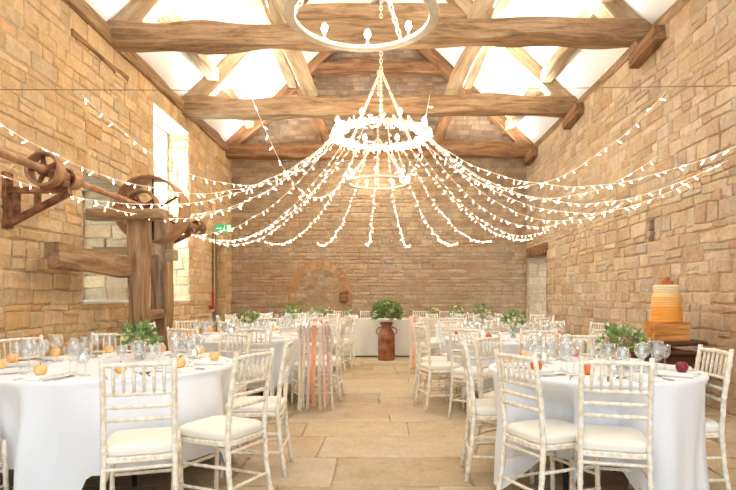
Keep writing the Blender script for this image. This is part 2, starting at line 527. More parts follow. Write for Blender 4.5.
truss_labels = ['nearest roof truss, its thick wavy tie beam crossing behind the top chandelier',
                'middle roof truss with curved struts above the lit chandelier',
                'farthest roof truss, dark oak against the far gable']
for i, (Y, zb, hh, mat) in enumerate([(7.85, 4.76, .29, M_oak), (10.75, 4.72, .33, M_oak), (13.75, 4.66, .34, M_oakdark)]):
    t = thing('roof_truss', truss_labels[i], 'roof truss', (0, Y, zb), group='oak trusses of the roof')
    timber('tie_beam', (XL - .25, Y, zb + hh / 2), (XR + .25, Y, zb + hh / 2 + (.02 if i == 0 else 0)), .3, hh, mat, t, wob=.05, seed=i + 1, bow=.0, side=(0, -.03))
    top = RIDGE_Z - .2
    for s in (-1, 1):
        x0 = RIDGE_X + s * 3.72
        z0 = roofz(x0) - .18
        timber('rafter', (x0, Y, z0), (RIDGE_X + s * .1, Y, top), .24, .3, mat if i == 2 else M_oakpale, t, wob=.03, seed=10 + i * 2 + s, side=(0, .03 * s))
        # queen struts, curved outwards
        xb, xt = (1.33 * s, 2.02 * s)
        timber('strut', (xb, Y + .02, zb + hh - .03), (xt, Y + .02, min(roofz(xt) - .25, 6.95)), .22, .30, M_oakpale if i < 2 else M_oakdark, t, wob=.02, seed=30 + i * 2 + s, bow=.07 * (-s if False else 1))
    zc = 6.72 if i < 2 else 6.85
    xc = 3.75 - (zc - 5.0) / .955 - .05
    timber('collar_beam', (-xc + RIDGE_X, Y + .04, zc), (xc + RIDGE_X, Y + .04, zc), .2, .27, mat, t, wob=.03, seed=50 + i, bow=.05 if i == 2 else 0)

pl = ['lower purlin on the left roof slope', 'lower purlin on the right roof slope', 'upper purlin on the left roof slope', 'upper purlin on the right roof slope']
for i, (x, k) in enumerate([(-3.18, .0), (3.12, .0), (-2.15, 0), (2.1, 0)]):
    z = roofz(x) - .14
    p = timber('purlin', (x, YB + .1, z), (x, YF, z), .2, .22, M_oakpale, wob=.025, seed=60 + i)
    tag(p, 'long pale oak ' + pl[i], 'purlin', 'purlins under the roof')
# wall plates, dark strip put in for the shade of a wall slot
for i, (x, z, y0, y1) in enumerate([(XL - .04, ZT + .08, YB, YF), (XR + .12, ZT + .08, YB, YF)]):
    tag(timber('trim_%d' % (i + 1), (x, y0, z), (x, y1, z), .24, .2, M_oak, wob=.03, seed=70 + i), ['oak wall plate along the top of the left wall', 'oak wall plate along the top of the right wall'][i], kind='structure')
tag(timber('trim_3', (XL - .035, 6.85, 4.48), (XL - .035, 8.35, 4.46), .14, .09, M_oakdark, wob=.03, seed=77), 'dark oak strip standing for the shaded slot near the left wall top', kind='structure')
for i, Y in enumerate((7.85, 10.75, 13.75)):
    tag(timber('trim_%d' % (4 + i), (XR - .1, Y - .62, 4.66), (XR - .1, Y + .1, 4.58), .16, .2, M_oakdark, wob=.02, seed=80 + i),
        'dark oak corbel under the right end of the %s tie beam' % ('nearest', 'middle', 'farthest')[i], kind='structure')

# ------------------------------------------------------------------ windows and doors
for i, (w, nb, nh) in enumerate([(W1, 2, 2), (W2, 2, 4)]):
    y0, y1, z0, z1 = w
    wo = bpy.data.objects.new('window_%d' % (i + 1), None); C.objects.link(wo); wo.location = (XL - (.72 if i == 0 else .47), (y0 + y1) / 2, z0)
    tag(wo, ['low window behind the timber posts on the left wall', 'tall bright window reaching up to the roof on the left wall'][i], kind='structure')
    hw = (y1 - y0) / 2; hz = z1 - z0
    bm = bmesh.new()
    for (a, b, c, d) in ((-hw, -hw + .07, 0, hz), (hw - .07, hw, 0, hz), (-hw, hw, 0, .07), (-hw, hw, hz - .07, hz)):
        box(bm, -.03, .05, a, b, c, d)
    for k in range(1, nb): box(bm, -.02, .04, -hw + 2 * hw * k / nb - .025, -hw + 2 * hw * k / nb + .025, .07, hz - .07)
    for k in range(1, nh): box(bm, -.015, .03, -hw + .07, hw - .07, hz * k / nh - .015, hz * k / nh + .015)
    finish(bm, 'window_frame', M_winframe, wo)
    bm = bmesh.new(); box(bm, -.004, .004, -hw + .05, hw - .05, .05, hz - .05)
    finish(bm, 'pane', M_pane, wo)
    bm = bmesh.new(); box(bm, -.02, (.74 if i == 0 else .49), -hw + .02, hw - .02, .0, .045, bev=.01)
    finish(bm, 'window_sill', M_plaster, wo)
    bm = bmesh.new(); box(bm, 0, (.72 if i == 0 else .47), -hw + .01, hw - .01, hz - .03, hz + .0)
    finish(bm, 'soffit_board', M_oakpale if i == 0 else M_plaster, wo)

d1 = bpy.data.objects.new('door_1', None); C.objects.link(d1); d1.location = (XL - .25, (D1[0] + D1[1]) / 2, 0)
tag(d1, 'recessed plank door in the far end of the left wall', kind='structure')
bm = bmesh.new()
for k in range(5):
    a = -.43 + k * .172; box(bm, -.03, .03, a + .004, a + .168, .01, 2.46, bev=.004)
finish(bm, 'door_leaf', M_oak, d1)
bm = bmesh.new(); tube(bm, [(.03, -.33, 1.0), (.08, -.33, 1.0), (.08, -.24, 1.0)], .012); finish(bm, 'door_handle', M_iron, d1)
d2 = bpy.data.objects.new('door_2', None); C.objects.link(d2); d2.location = (XR + .3, 13.26, 0)
tag(d2, 'dark timber doorway at the far end of the right wall', kind='structure')
bm = bmesh.new(); box(bm, -.34, .06, -.86, .84, 2.22, 2.46, bev=.015)
finish(bm, 'lintel', M_oakdark, d2)
bm = bmesh.new(); box(bm, -.28, -.1, -.8, -.66, 0, 2.24, bev=.01)
finish(bm, 'jamb_post', M_oakdark, d2)
bm = bmesh.new()
for k in range(4): box(bm, .0, .05, -.66 + k * .2, -.66 + k * .2 + .195, .01, 2.22, bev=.004)
finish(bm, 'door_leaf', M_darkwood, d2)
bm = bmesh.new(); tube(bm, [(.0, .0, 1.0), (-.06, .0, 1.0), (-.06, -.1, 1.0)], .012); finish(bm, 'door_handle', M_iron, d2)
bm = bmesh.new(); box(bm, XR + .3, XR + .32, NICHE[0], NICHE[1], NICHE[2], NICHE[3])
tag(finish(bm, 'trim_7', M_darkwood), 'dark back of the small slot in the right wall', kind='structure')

# dark socket stone in far wall
bm = bmesh.new(); box(bm, -1.05, -.83, YF - .1, YF + .05, 1.12, 1.42, bev=.02)
tag(finish(bm, 'beam_stub', M_oakdark), 'dark timber stub beside the blocked arch in the far wall', 'timber')

# exit sign, pipe
t = thing('exit_sign', 'small green lit exit sign above the left end doorway', 'sign', (XL + .12, 12.6, 2.78))
bm = bmesh.new(); box(bm, -.04, .32, -.02, .02, -.09, .09, bev=.006); finish(bm, 'sign_panel', M_green, t)
bm = bmesh.new()
box(bm, .22, .3, -.026, -.02, -.07, .07)
box(bm, -.02, .07, -.026, -.02, -.012, .012)
bm.faces.new([bm.verts.new(p) for p in ((.07, -.024, -.035), (.11, -.024, 0), (.07, -.024, .035))])
tube(bm, [(.16, -.023, .03), (.155, -.023, -.01), (.18, -.023, -.04), (.17, -.023, -.065)], .01, 5)
tube(bm, [(.155, -.023, -.01), (.135, -.023, -.04), (.12, -.023, -.06)], .009, 5)
lathe(bm, [(0, -.014), (.014, 0), (0, .014)], 8, Matrix.Translation((.168, -.024, .055)))
finish(bm, 'sign_symbol', M_signwhite, t)
t = thing('wall_pipe', 'slim dark pipe with a red foot beside the left end door', 'pipe', (XL + .09, 12.35, 1.05))
bm = bmesh.new(); tube(bm, [(0, 0, .3), (0, 0, 1.6)], .022); finish(bm, 'pipe', M_iron, t)
bm = bmesh.new(); tube(bm, [(0, 0, 0), (0, 0, .3)], .03); box(bm, -.09, .03, -.04, .04, -.08, 0); finish(bm, 'foot', M_red, t)
t = thing('cable_conduit', 'pale grey conduit running down beside the red footed pipe', 'conduit', (XL + .07, 12.62, .0))
bm = bmesh.new(); tube(bm, [(0, 0, .9), (0, 0, 2.66)], .016); box(bm, -.07, .03, -.06, .06, .7, .9); finish(bm, 'conduit', M_greypaint, t)

# ------------------------------------------------------------------ timber frame and line shaft
t = thing('timber_frame', 'heavy oak post and beam frame carrying the old machinery', 'timber frame', (-3.26, 7.55, 0))
timber('post', (-3.275, 7.56, 0), (-3.265, 7.56, 2.26), .22, .25, M_oak, t, wob=.04, seed=91)
timber('post', (-3.44, 8.75, 0), (-3.44, 8.75, 2.42), .28, .28, M_oak, t, wob=.04, seed=92)
timber('lintel_beam', (-3.85, 7.42, 2.33), (-2.86, 7.42, 2.33), .24, .14, M_oak, t, wob=.02, seed=93)
timber('cross_beam', (-3.44, 5.85, 1.685), (-3.40, 7.5, 1.63), .16, .27, M_oak, t, wob=.02, seed=94)
timber('rail', (-3.3, 7.7, .98), (-3.44, 8.7, .98), .16, .14, M_oak, t, wob=.02, seed=95)
timber('rail', (-3.85, 7.5, 1.86), (-3.3, 7.55, 1.86), .1, .1, M_oakpale, t, wob=.01, seed=96)
for (x, y, z) in ((-3.16, 7.78, 1.9), (-3.1, 8.3, 1.86)):
    bm = bmesh.new(); box(bm, -.06, .06, -.1, .1, -.08, .08, bev=.01); o = finish(bm, 'peg', M_oakpale, t); o.location = (x + 3.26, y - 7.55, z)

SX, SZ = -3.25, 2.47
def ymat(y, x=0, z=0):
    return Matrix.Translation((x, y, z)) @ Matrix.Rotation(-PI / 2, 4, 'X')
def pulley(parent, y, r_, w, hub, nsp, spw, m_rim, m_in, cross=False):
    nm = bpy.data.objects.new('pulley', None); C.objects.link(nm); nm.parent = parent; nm.location = (0, y, 0)
    bm = bmesh.new()
    lathe(bm, [(r_, -w / 2), (r_ + .006, 0), (r_, w / 2), (r_ - .022, w / 2), (r_ - .022, -w / 2), (r_, -w / 2)], 40, Matrix.Rotation(-PI / 2, 4, 'X'), cap=False)
    finish(bm, 'rim', m_rim, nm, True)
    bm = bmesh.new(); lathe(bm, [(hub, -w * .4), (hub, w * .4)], 16, Matrix.Rotation(-PI / 2, 4, 'X'))
    finish(bm, 'hub', m_in, nm)
    for k in range(nsp):
        a = 2 * PI * k / nsp + .52
        bm = bmesh.new()
        tube(bm, [(math.cos(a) * hub * .8, 0, math.sin(a) * hub * .8), (math.cos(a) * (r_ - .015), 0, math.sin(a) * (r_ - .015))], [spw * 1.3, spw], 6)
        finish(bm, 'spoke', m_in, nm)
t = thing('line_shaft', 'long iron drive shaft with belt pulleys along the left wall', 'machinery', (SX, 0, SZ))
bm = bmesh.new(); tube(bm, [(0, 4.6, 0), (0, 10.3, 0)], .038, 12); finish(bm, 'shaft', M_ironpale, t, True)
pulley(t, 5.42, .165, .13, .06, 5, .022, M_ironpale, M_iron)
pulley(t, 5.86, .10, .16, .05, 4, .02, M_ironpale, M_iron)
pulley(t, 7.98, .47, .42, .07, 6, .013, M_ironpale, M_black)
pulley(t, 7.62, .22, .16, .06, 4, .018, M_ironpale, M_iron)
pulley(t, 9.95, .13, .14, .05, 5, .02, M_iron, M_iron)
for i, (Y, lab) in enumerate([(5.66, 'cast iron triangular bracket with two openings nearest the camera'), (9.28, 'cast iron wall bracket half hidden behind the big pulley')]):
    t = thing('shaft_bracket', lab, 'bracket', (XL, Y, 1.98), group='iron brackets carrying the shaft')
    L = .66
    bm = bmesh.new()
    box(bm, 0, .05, -.06, .06, -.05, .52, bev=.008)
    # web plate frame: top arm, diagonal, two uprights
    box(bm, .04, L, -.034, .034, .31, .37)
    for p, q, r_, hw in (((.04, 0, -.0), (L, 0, .32), .03, .03), ((.12, 0, .03), (.12, 0, .33), .025, .024), ((.33, 0, .13), (.33, 0, .34), .025, .0235)):
        p, q = Vector(p), Vector(q); d = q - p
        Mx = Matrix.Translation(p) @ d.to_track_quat('X', 'Z').to_matrix().to_4x4()
        box(bm, 0, d.length, -hw, hw, -r_, r_, M=Mx)
    finish(bm, 'bracket_arm', M_iron, t)
    bm = bmesh.new(); lathe(bm, [(.045, -.07), (.075, -.06), (.075, .06), (.045, .07)], 14, ymat(0, .55, .49)); box(bm, .47, .63, -.06, .06, .36, .44, bev=.01)
    finish(bm, 'bearing', M_iron, t)
    for z in (0.0, .45):
        bm = bmesh.new(); lathe(bm, [(.03, 0), (.03, .03), (0, .035)], 6, Matrix.Translation((.05, -.03, z)) @ Matrix.Rotation(PI / 2, 4, 'Y')); finish(bm, 'bolt', M_iron, t)

# ------------------------------------------------------------------ chandeliers
def chain(bm, p0, p1, link=.085, r_=.009):
    p0, p1 = Vector(p0), Vector(p1); d = p1 - p0; n = max(2, int(d.length / (link * .72))); u = d.normalized()
    a = Vector((0, 0, 1)) if abs(u.z) < .9 else Vector((1, 0, 0))
    s1 = u.cross(a).normalized(); s2 = u.cross(s1)
    for i in range(n):
        c = p0 + d * ((i + .5) / n); s = s1 if i % 2 else s2
        pts = []
        for k in range(8):
            t_ = 2 * PI * k / 8
            pts.append(c + u * (math.cos(t_) * link * .5) + s * (math.sin(t_) * link * .26))
        tube(bm, pts, r_, 5, closed=True)

def chandelier(loc, rad, label, chains_at, lamps, rot, lamp_w, apex=1.05, hang=None):
    t = thing('ring_chandelier', label, 'chandelier', loc, group='white ring chandeliers with candle lamps')
    bm = bmesh.new()
    lathe(bm, [(rad - .045, -.02), (rad + .045, -.02), (rad + .05, 0), (rad + .045, .02), (rad - .045, .02), (rad - .05, 0), (rad - .045, -.02)], 72, cap=False)
    finish(bm, 'ring', M_white, t, True)
    for a in chains_at:
        bm = bmesh.new(); chain(bm, (math.cos(a) * rad, math.sin(a) * rad, .02), (0, 0, apex)); finish(bm, 'chain', M_white, t)
    bm = bmesh.new(); chain(bm, (0, 0, apex), (0, 0, hang)); finish(bm, 'chain', M_white, t)
    for k in range(lamps):
        a = rot + 2 * PI * k / lamps
        x, y = math.cos(a) * rad, math.sin(a) * rad
        l = bpy.data.objects.new('candle_lamp', None); C.objects.link(l); l.parent = t; l.location = (x, y, .02)
        bm = bmesh.new(); lathe(bm, [(.02, 0), (.04, .01), (.04, .018), (.014, .022), (.014, .09), (.011, .09)], 12)
        finish(bm, 'holder', M_white, l, True)
        bm = bmesh.new(); lathe(bm, [(.012, .085), (.03, .11), (.036, .135), (.026, .165), (.008, .19), (0, .195)], 12)
        finish(bm, 'bulb', M_lamp, l, True)
        ld = bpy.data.lights.new('lamp_light', 'POINT'); ld.energy = lamp_w; ld.color = (1, .86, .66); ld.shadow_soft_size = .04
        lo = bpy.data.objects.new('lamp_light', ld); C.objects.link(lo); lo.parent = t; lo.location = (x * 1.0, y * 1.0, .28)
    return t
LW = 7
RC2 = (0, 9.1, 3.87)
chandelier((-.185, 5.45, 3.97), .70, 'white ring chandelier at the top of the picture, no string lights on it', [R(-66), R(176), R(55)], 9, R(-73), LW, hang=4.2)
chandelier(RC2, .74, 'white ring chandelier wrapped in glowing string lights in the middle of the hall', [R(45), R(135), R(270)], 8, R(22.5), LW, hang=4.3)
chandelier((-.07, 13.0, 3.89), .72, 'farthest ring chandelier, seen low through the string lights', [R(90), R(210), R(330)], 7, R(10), LW, hang=2.6)

# thin hooks on the tie beam
# ------------------------------------------------------------------ string lights
bm = bmesh.new()
lathe(bm, [(0, -.058), (.0045, -.052), (.006, -.032), (.005, -.018), (.0025, -.006), (.0015, .002), (0, .003)], 6)
me_bulb = bpy.data.meshes.new('bulb'); bm.to_mesh(me_bulb); bm.free(); me_bulb.materials.append(M_bulb)
for p in me_bulb.polygons: p.use_smooth = True

def string_light(p0, p1, sag, label, group, spacing=.125, size=1.0, mx=100, curl=0):
    p0, p1 = Vector(p0), Vector(p1)
    t = thing('string_lights', label, 'string lights', tuple(p0), group=group)
    d = p1 - p0; L = d.length
    def at(s):
        q = d * s + Vector((0, 0, -4 * sag * s * (1 - s)))
        q += Vector((noise.noise(Vector((s * L * 3, p1.x, p1.y))), noise.noise(Vector((s * L * 3, p1.y, 7))), noise.noise(Vector((s * L * 2.4, p1.x, 3))))) * .025 * min(1, 6 * s * (1 - s) + .1)
        return q
    n = max(16, int(L / .12))
    bm = bmesh.new(); tube(bm, [at(i / n) for i in range(n + 1)], .004, 4)
    finish(bm, 'cable', M_cable, t)
    nb = min(mx, int(L * 1.05 / spacing))
    for i in range(nb):
        s = (i + rnd.uniform(.2, .8)) / nb
        o = instance_mesh('bulb', me_bulb, t, at(s) + Vector((0, 0, -.004)), (rnd.uniform(-1.3, 1.3), rnd.uniform(-1.3, 1.3), rnd.uniform(0, 6)))
        o.scale = (size,) * 3
    return t

def ringpt(x, y, r_=.74):
    v = Vector((x - RC2[0], y - RC2[1])); v.normalize()
    return (RC2[0] + v.x * r_, RC2[1] + v.y * r_, RC2[2])
def ext(px, py, Y):
    return ((px - 381) / 560 * Y, Y, 1.24 + (297 - py) / 560 * Y)
# to the left wall
lw = [(5.0, 3.02, .95, 'highest', 'the left edge of the photo'),
      (5.3, 2.45, .72, 'second highest', 'the wall just above the nearest iron bracket'),
      (7.0, 2.48, .72, 'third', 'the wall above the low window'),
      (9.3, 2.42, .68, 'fourth', 'the pier between the two left windows'),
      (11.4, 2.50, .68, 'fifth', 'the left wall past the tall window'),
      (12.2, 2.5, .7, 'sixth', 'the left wall above the red footed pipe')]
for (y, z, sag, nth, where) in lw:
    string_light(ringpt(XL, y), (XL + .05, y, z), sag, 'fairy lights from the middle chandelier to ' + where, 'fairy light strings fanned from the middle chandelier')
rw = [(4.9, 2.84, .78, 'the right edge of the photo'), (5.9, 2.68, .78, 'the right wall above the cake, upper string'),
      (6.6, 2.6, .78, 'the right wall above the cake, lower string'), (8.4, 2.66, .75, 'the right wall above the small slot'), (10.5, 2.78, .72, 'the middle of the right wall'),
      (12.1, 2.72, .68, 'the right wall just before the dark doorway'), (13.6, 2.66, .5, 'the far right corner')]
for (y, z, sag, where) in rw:
    string_light(ringpt(XR, y), (XR - .05, y, z), sag, 'fairy lights from the middle chandelier to ' + where, 'fairy light strings fanned from the middle chandelier')
fw = [(218, 240, .5, 'the far left corner of the hall'), (265, 241, .62, 'the far wall left of the blocked arch'), (316, 242, .62, 'the far wall right over the blocked arch'),
      (366, 242, .6, 'the far wall, central left strand'), (410, 244, .6, 'the far wall, central right strand'), (458, 242, .6, 'the far wall behind the right hand tables'), (492, 240, .55, 'the far wall near its right corner')]
for (px, py, sag, where) in fw:
    e = ext(px, py, YF - .08)
    string_light(ringpt(e[0], e[1]), e, sag, 'fairy lights from the middle chandelier to ' + where, 'fairy light strings fanned from the middle chandelier', size=1.0, spacing=.13)
# the steel wire across the room and the four drops from it
WY, WZ = 5.4, 3.24
bm = bmesh.new(); tube(bm, [(XL, WY, WZ - .0), (0, WY, WZ - .01), (XR, WY, WZ + .04)], .004, 5)
tag(finish(bm, 'steel_wire', M_steelwire), 'thin steel wire stretched across the hall below the top chandelier', 'wire')
for (px, py, sag, where) in [(82, 95, .9, 'the left end of the steel wire'), (252, 98, 1.05, 'the steel wire left of the chandeliers'),
                             (430, 95, .85, 'the steel wire right above it'), (667, 91, .95, 'the right end of the steel wire')]:
    e = ext(px, py, WY)
    string_light(ringpt(e[0], e[1]), e, sag, 'fairy lights hung from ' + where, 'fairy light drops from the steel wire', size=.9)
# extra near strands
for (e, sag, where) in [((XL + .05, 8.1, 2.62), .62, 'the left wall over the big pulley'), ((XR - .05, 7.4, 3.1), .8, 'the right wall high above the slot')]:
    string_light(ringpt(e[0], e[1]), e, sag, 'fairy lights from the middle chandelier to ' + where, 'fairy light strings fanned from the middle chandelier')
# wrap of lights on the ring
t = thing('string_lights', 'dense bundle of fairy lights wrapped around the middle ring chandelier', 'string lights', RC2)
bm = bmesh.new()
pts = []
for i in range(400):
    a = 2 * PI * i / 400; b = i * .9
    pts.append(((.74 + .06 * math.cos(b)) * math.cos(a), (.74 + .06 * math.cos(b)) * math.sin(a), .055 * math.sin(b)))
tube(bm, pts, .004, 4, closed=True); finish(bm, 'cable', M_cable, t)
for i in range(100):
    a = 2 * PI * i / 100 + rnd.uniform(-.02, .02); b = rnd.uniform(0, 6.28); q = .74 + .08 * math.cos(b)
    o = instance_mesh('bulb', me_bulb, t, (q * math.cos(a), q * math.sin(a), .07 * math.sin(b)), (rnd.uniform(-2, 2), rnd.uniform(-2, 2), 0)); o.scale = (1.25,) * 3
bm = bmesh.new()
for i in range(260):
    a = rnd.uniform(0, 2 * PI); b = rnd.uniform(0, 6.28); q = .74 + rnd.uniform(.03, .11) * math.cos(b)
    Mx = Matrix.Translation((q * math.cos(a), q * math.sin(a), rnd.uniform(.03, .1) * math.sin(b))) @ Matrix.Rotation(rnd.uniform(0, 3), 4, Vector((rnd.random(), rnd.random(), rnd.random())).normalized()) @ Matrix.Scale(1.0, 4)
    lathe(bm, [(0, -.034), (.009, -.02), (.007, .004), (0, .011)], 4, Mx)
tag(finish(bm, 'bulb', M_bulb, t), 'countless small bulbs crowded on the ring', kind='stuff')
for k in range(6):      # light given by the crowded bulbs
    a = k * PI / 3
    ld = bpy.data.lights.new('string_glow', 'POINT'); ld.energy = 5; ld.color = (1, .86, .66); ld.shadow_soft_size = .08
    lo = bpy.data.objects.new('string_glow', ld); C.objects.link(lo); lo.location = (RC2[0] + .74 * math.cos(a), RC2[1] + .74 * math.sin(a), RC2[2] - .16)

# ------------------------------------------------------------------ chairs (limewashed, bamboo turned)
def bamboo(bm, pts, r_, nodes=6, seg=8):
    """turned stick with ring swellings along a polyline"""
    pts = [Vector(p) for p in pts]
    ds = [0]
    for a, b in zip(pts, pts[1:]): ds.append(ds[-1] + (b - a).length)
    L = ds[-1]
    def at(s):
        s = min(max(s, 0), L)
        for i in range(len(pts) - 1):
            if s <= ds[i + 1] + 1e-9:
                return pts[i].lerp(pts[i + 1], (s - ds[i]) / max(1e-9, ds[i + 1] - ds[i]))
        return pts[-1]
    st = [(0, r_ * .95)]
    for k in range(1, nodes + 1):
        c = L * k / (nodes + 1)
        st += [(c - .014, r_), (c - .006, r_ * 1.15), (c + .006, r_ * 1.15), (c + .014, r_)]
    for d in ds[1:-1]: st.append((d, r_))
    st.append((L, r_ * .9))
    st.sort()
    tube(bm, [at(s) for s, _ in st], [q for _, q in st], seg)

def make_chair():
    t = thing('chiavari_chair', 'x', 'chair')
    W = .19
    # rear posts run from the floor to the top of the back
    def rp(s): return [(s * .195, -.235, 0), (s * .187, -.195, .25), (s * .183, -.18, .45), (s * .183, -.195, .65), (s * .183, -.24, .935)]
    def back_at(z):
        p = rp(1)
        for a, b in zip(p, p[1:]):
            if a[2] <= z <= b[2]:
                k = (z - a[2]) / (b[2] - a[2]); return a[1] + (b[1] - a[1]) * k
        return p[-1][1]
    for s in (-1, 1):
        bm = bmesh.new(); bamboo(bm, rp(s), .0155, 9); finish(bm, 'back_post', M_lime, t, True)
    for s in (-1, 1):
        bm = bmesh.new(); bamboo(bm, [(s * .205, .20, 0), (s * .195, .185, .43)], .0145, 4); finish(bm, 'leg', M_lime, t, True)
    bm = bmesh.new()
    # seat frame
    vs = []
    n = 28
    def seatpt(k, sc):
        a = 2 * PI * k / n
        c, s_ = math.cos(a), math.sin(a); e = .35
        x = math.copysign(abs(c) ** e, c); y = math.copysign(abs(s_) ** e, s_)
        w = .208 if y > 0 else .208 - .012 * -y
        return (x * w * sc, y * .203 * sc)
    rings = []
    for (sc, z) in ((.96, .415), (1, .42), (1, .44), (.97, .447)):
        rings.append([bm.verts.new((*seatpt(k, sc), z)) for k in range(n)])
    for a, b in zip(rings, rings[1:]):
        for k in range(n): bm.faces.new((a[k], a[(k + 1) % n], b[(k + 1) % n], b[k]))
    bm.faces.new(rings[0][::-1]); bm.faces.new(rings[-1])
    finish(bm, 'seat', M_lime, t)
    bm = bmesh.new(); rings = []
    for (sc, z) in ((.9, .447), (.965, .45), (.985, .463), (.975, .468), (.985, .473), (.965, .49), (.88, .502), (.6, .508), (.3, .51)):
        rings.append([bm.verts.new((*seatpt(k, sc), z)) for k in range(n)])
    for a, b in zip(rings, rings[1:]):
        for k in range(n): bm.faces.new((a[k], a[(k + 1) % n], b[(k + 1) % n], b[k]))
    bm.faces.new(rings[0][::-1]); bm.faces.new(rings[-1])
    finish(bm, 'cushion', M_cushion, t, True)
    for z, r_ in ((.905, .0125),):
        bm = bmesh.new(); y = back_at(z); bamboo(bm, [(-.18, y, z), (0, y - .01, z + .004), (.18, y, z)], r_, 6); finish(bm, 'top_rail', M_lime, t, True)
    for z in (.76, .695, .63):
        bm = bmesh.new(); y = back_at(z); bamboo(bm, [(-.18, y, z), (0, y - .008, z), (.18, y, z)], .0105, 5); finish(bm, 'back_rail', M_lime, t, True)
    for k in range(6):
        x = -.18 + .36 * (k + 1) / 7
        bm = bmesh.new(); bamboo(bm, [(x, back_at(.76) - .006, .76), (x, back_at(.905) - .008, .905)], .0088, 1, 6); finish(bm, 'spindle', M_lime, t, True)
    bm = bmesh.new()
    for (p, q) in (((-.188, -.19, .385), (.188, -.19, .385)), ((-.19, -.205, .19), (.19, -.205, .19))):
        b2 = bmesh.new(); bamboo(b2, [p, q], .0095, 4); finish(b2, 'stretcher', M_lime, t, True)
    bm.free()
    b2 = bmesh.new(); bamboo(b2, [(-.198, .19, .25), (.198, .19, .25)], .0095, 4); finish(b2, 'stretcher', M_lime, t, True)
    for s in (-1, 1):
        for z, in ((.30,), (.17,)):
            b2 = bmesh.new(); bamboo(b2, [(s * .19, -.2, z), (s * .2, .192, z)], .0095, 4); finish(b2, 'stretcher', M_lime, t, True)
    for ch in t.children:      # slim chair: 0.36 m across the seat
        for v in ch.data.vertices: v.co.x *= .9
    return t

chair0 = make_chair()
chair_used = [False]
def place_chair(bx, by, dx, dy, label, group):
    """bx,by: middle of the chair back; dx,dy: facing"""
    l = math.hypot(dx, dy); dx, dy = dx / l, dy / l
    cx, cy = bx + dx * .215, by + dy * .215
    rz = math.atan2(dy, dx) - PI / 2
    if chair_used[0]: c = dup(chair0, (cx, cy, 0), rz)
    else:
        c = chair0; c.location = (cx, cy, 0); c.rotation_euler = (0, 0, rz); chair_used[0] = True
    c['label'] = label; c['group'] = group
    return c

# ------------------------------------------------------------------ tables and cloths
def cloth(tx, ty, rad, chairs, seed, label):
    """round linen cloth; chairs: list of (angle, distance of chair back)"""
    rr = random.Random(seed)
    N = 180
    bm = bmesh.new()
    k1, k2 = rr.choice((9, 10, 11)), rr.choice((17, 19, 21)); ph1, ph2 = rr.uniform(0, 6), rr.uniform(0, 6)
    def inset(th):
        w, lim = 0, rad
        for (a, D) in chairs:
            d = abs((th - a + PI) % (2 * PI) - PI)
            ww = 1 - min(1, max(0, (d - R(13)) / R(7)))
            ww = ww * ww * (3 - 2 * ww)
            if ww > w: w, lim = ww, D - .465
        return w, lim
    rings = []
    prof = [(0, .768), (.5, .769), (.9, .7685), (.975, .768), (1.0, .764), (1.006, .755)]
    c = bm.verts.new((0, 0, .768))
    for r_, z in prof[1:]:
        rings.append([bm.verts.new((rad * r_ * math.cos(2 * PI * k / N), rad * r_ * math.sin(2 * PI * k / N), z)) for k in range(N)])
    zs = [.735, .70, .66, .61, .56, .51, .46, .40, .33, .26, .19, .12, .06]
    for zi, z in enumerate(zs):
        ring = []
        for k in range(N):
            th = 2 * PI * k / N
            w, lim = inset(th)
            f = (.755 - z) / .7
            base = rad * 1.006 + f * .03 + (math.sin(k1 * th + ph1) * .04 + math.sin(k2 * th + ph2 + 2 * f) * .02) * min(1, f * 1.6)
            t_ = min(1, max(0, .735 - z) / .21); t_ = t_ ** .8
            inn = rad + (lim - rad) * t_ + .008 * math.sin(31 * th + seed) * t_
            r_ = base * (1 - w) + inn * w
            # hem rises where the cloth is pushed in
            zz = .755 - (.755 - z) * (1 - .27 * w)
            ring.append(bm.verts.new((r_ * math.cos(th), r_ * math.sin(th), zz)))
        rings.append(ring)
    for k in range(N): bm.faces.new((c, rings[0][k], rings[0][(k + 1) % N]))
    for a, b in zip(rings, rings[1:]):
        for k in range(N): bm.faces.new((a[k], a[(k + 1) % N], b[(k + 1) % N], b[k]))
    o = finish(bm, 'tablecloth', M_cloth, None, True)
    o.location = (tx, ty, 0)
    return tag(o, label, 'tablecloth', 'white floor length cloths on the round tables')

def make_table(tx, ty, rad, where):
    t = thing('round_table', 'round folding table with black legs under the %s cloth' % where, 'table', (tx, ty, 0), group='round folding tables')
    bm = bmesh.new(); lathe(bm, [(0, .735), (rad - .02, .735), (rad - .005, .745), (rad - .02, .758), (0, .758)], 48); finish(bm, 'tabletop', M_oak, t)
    for sx in (-1, 1):
        for sy in (-1, 1):
            bm = bmesh.new(); q = .25
            tube(bm, [(sx * q * .6, sy * q * .75, .735), (sx * q * .95, sy * q * .9, .55), (sx * q * 1.02, sy * q, .5), (sx * q * 1.02, sy * q, 0.0)], .015, 8)
            finish(bm, 'leg', M_black, t)
    return t

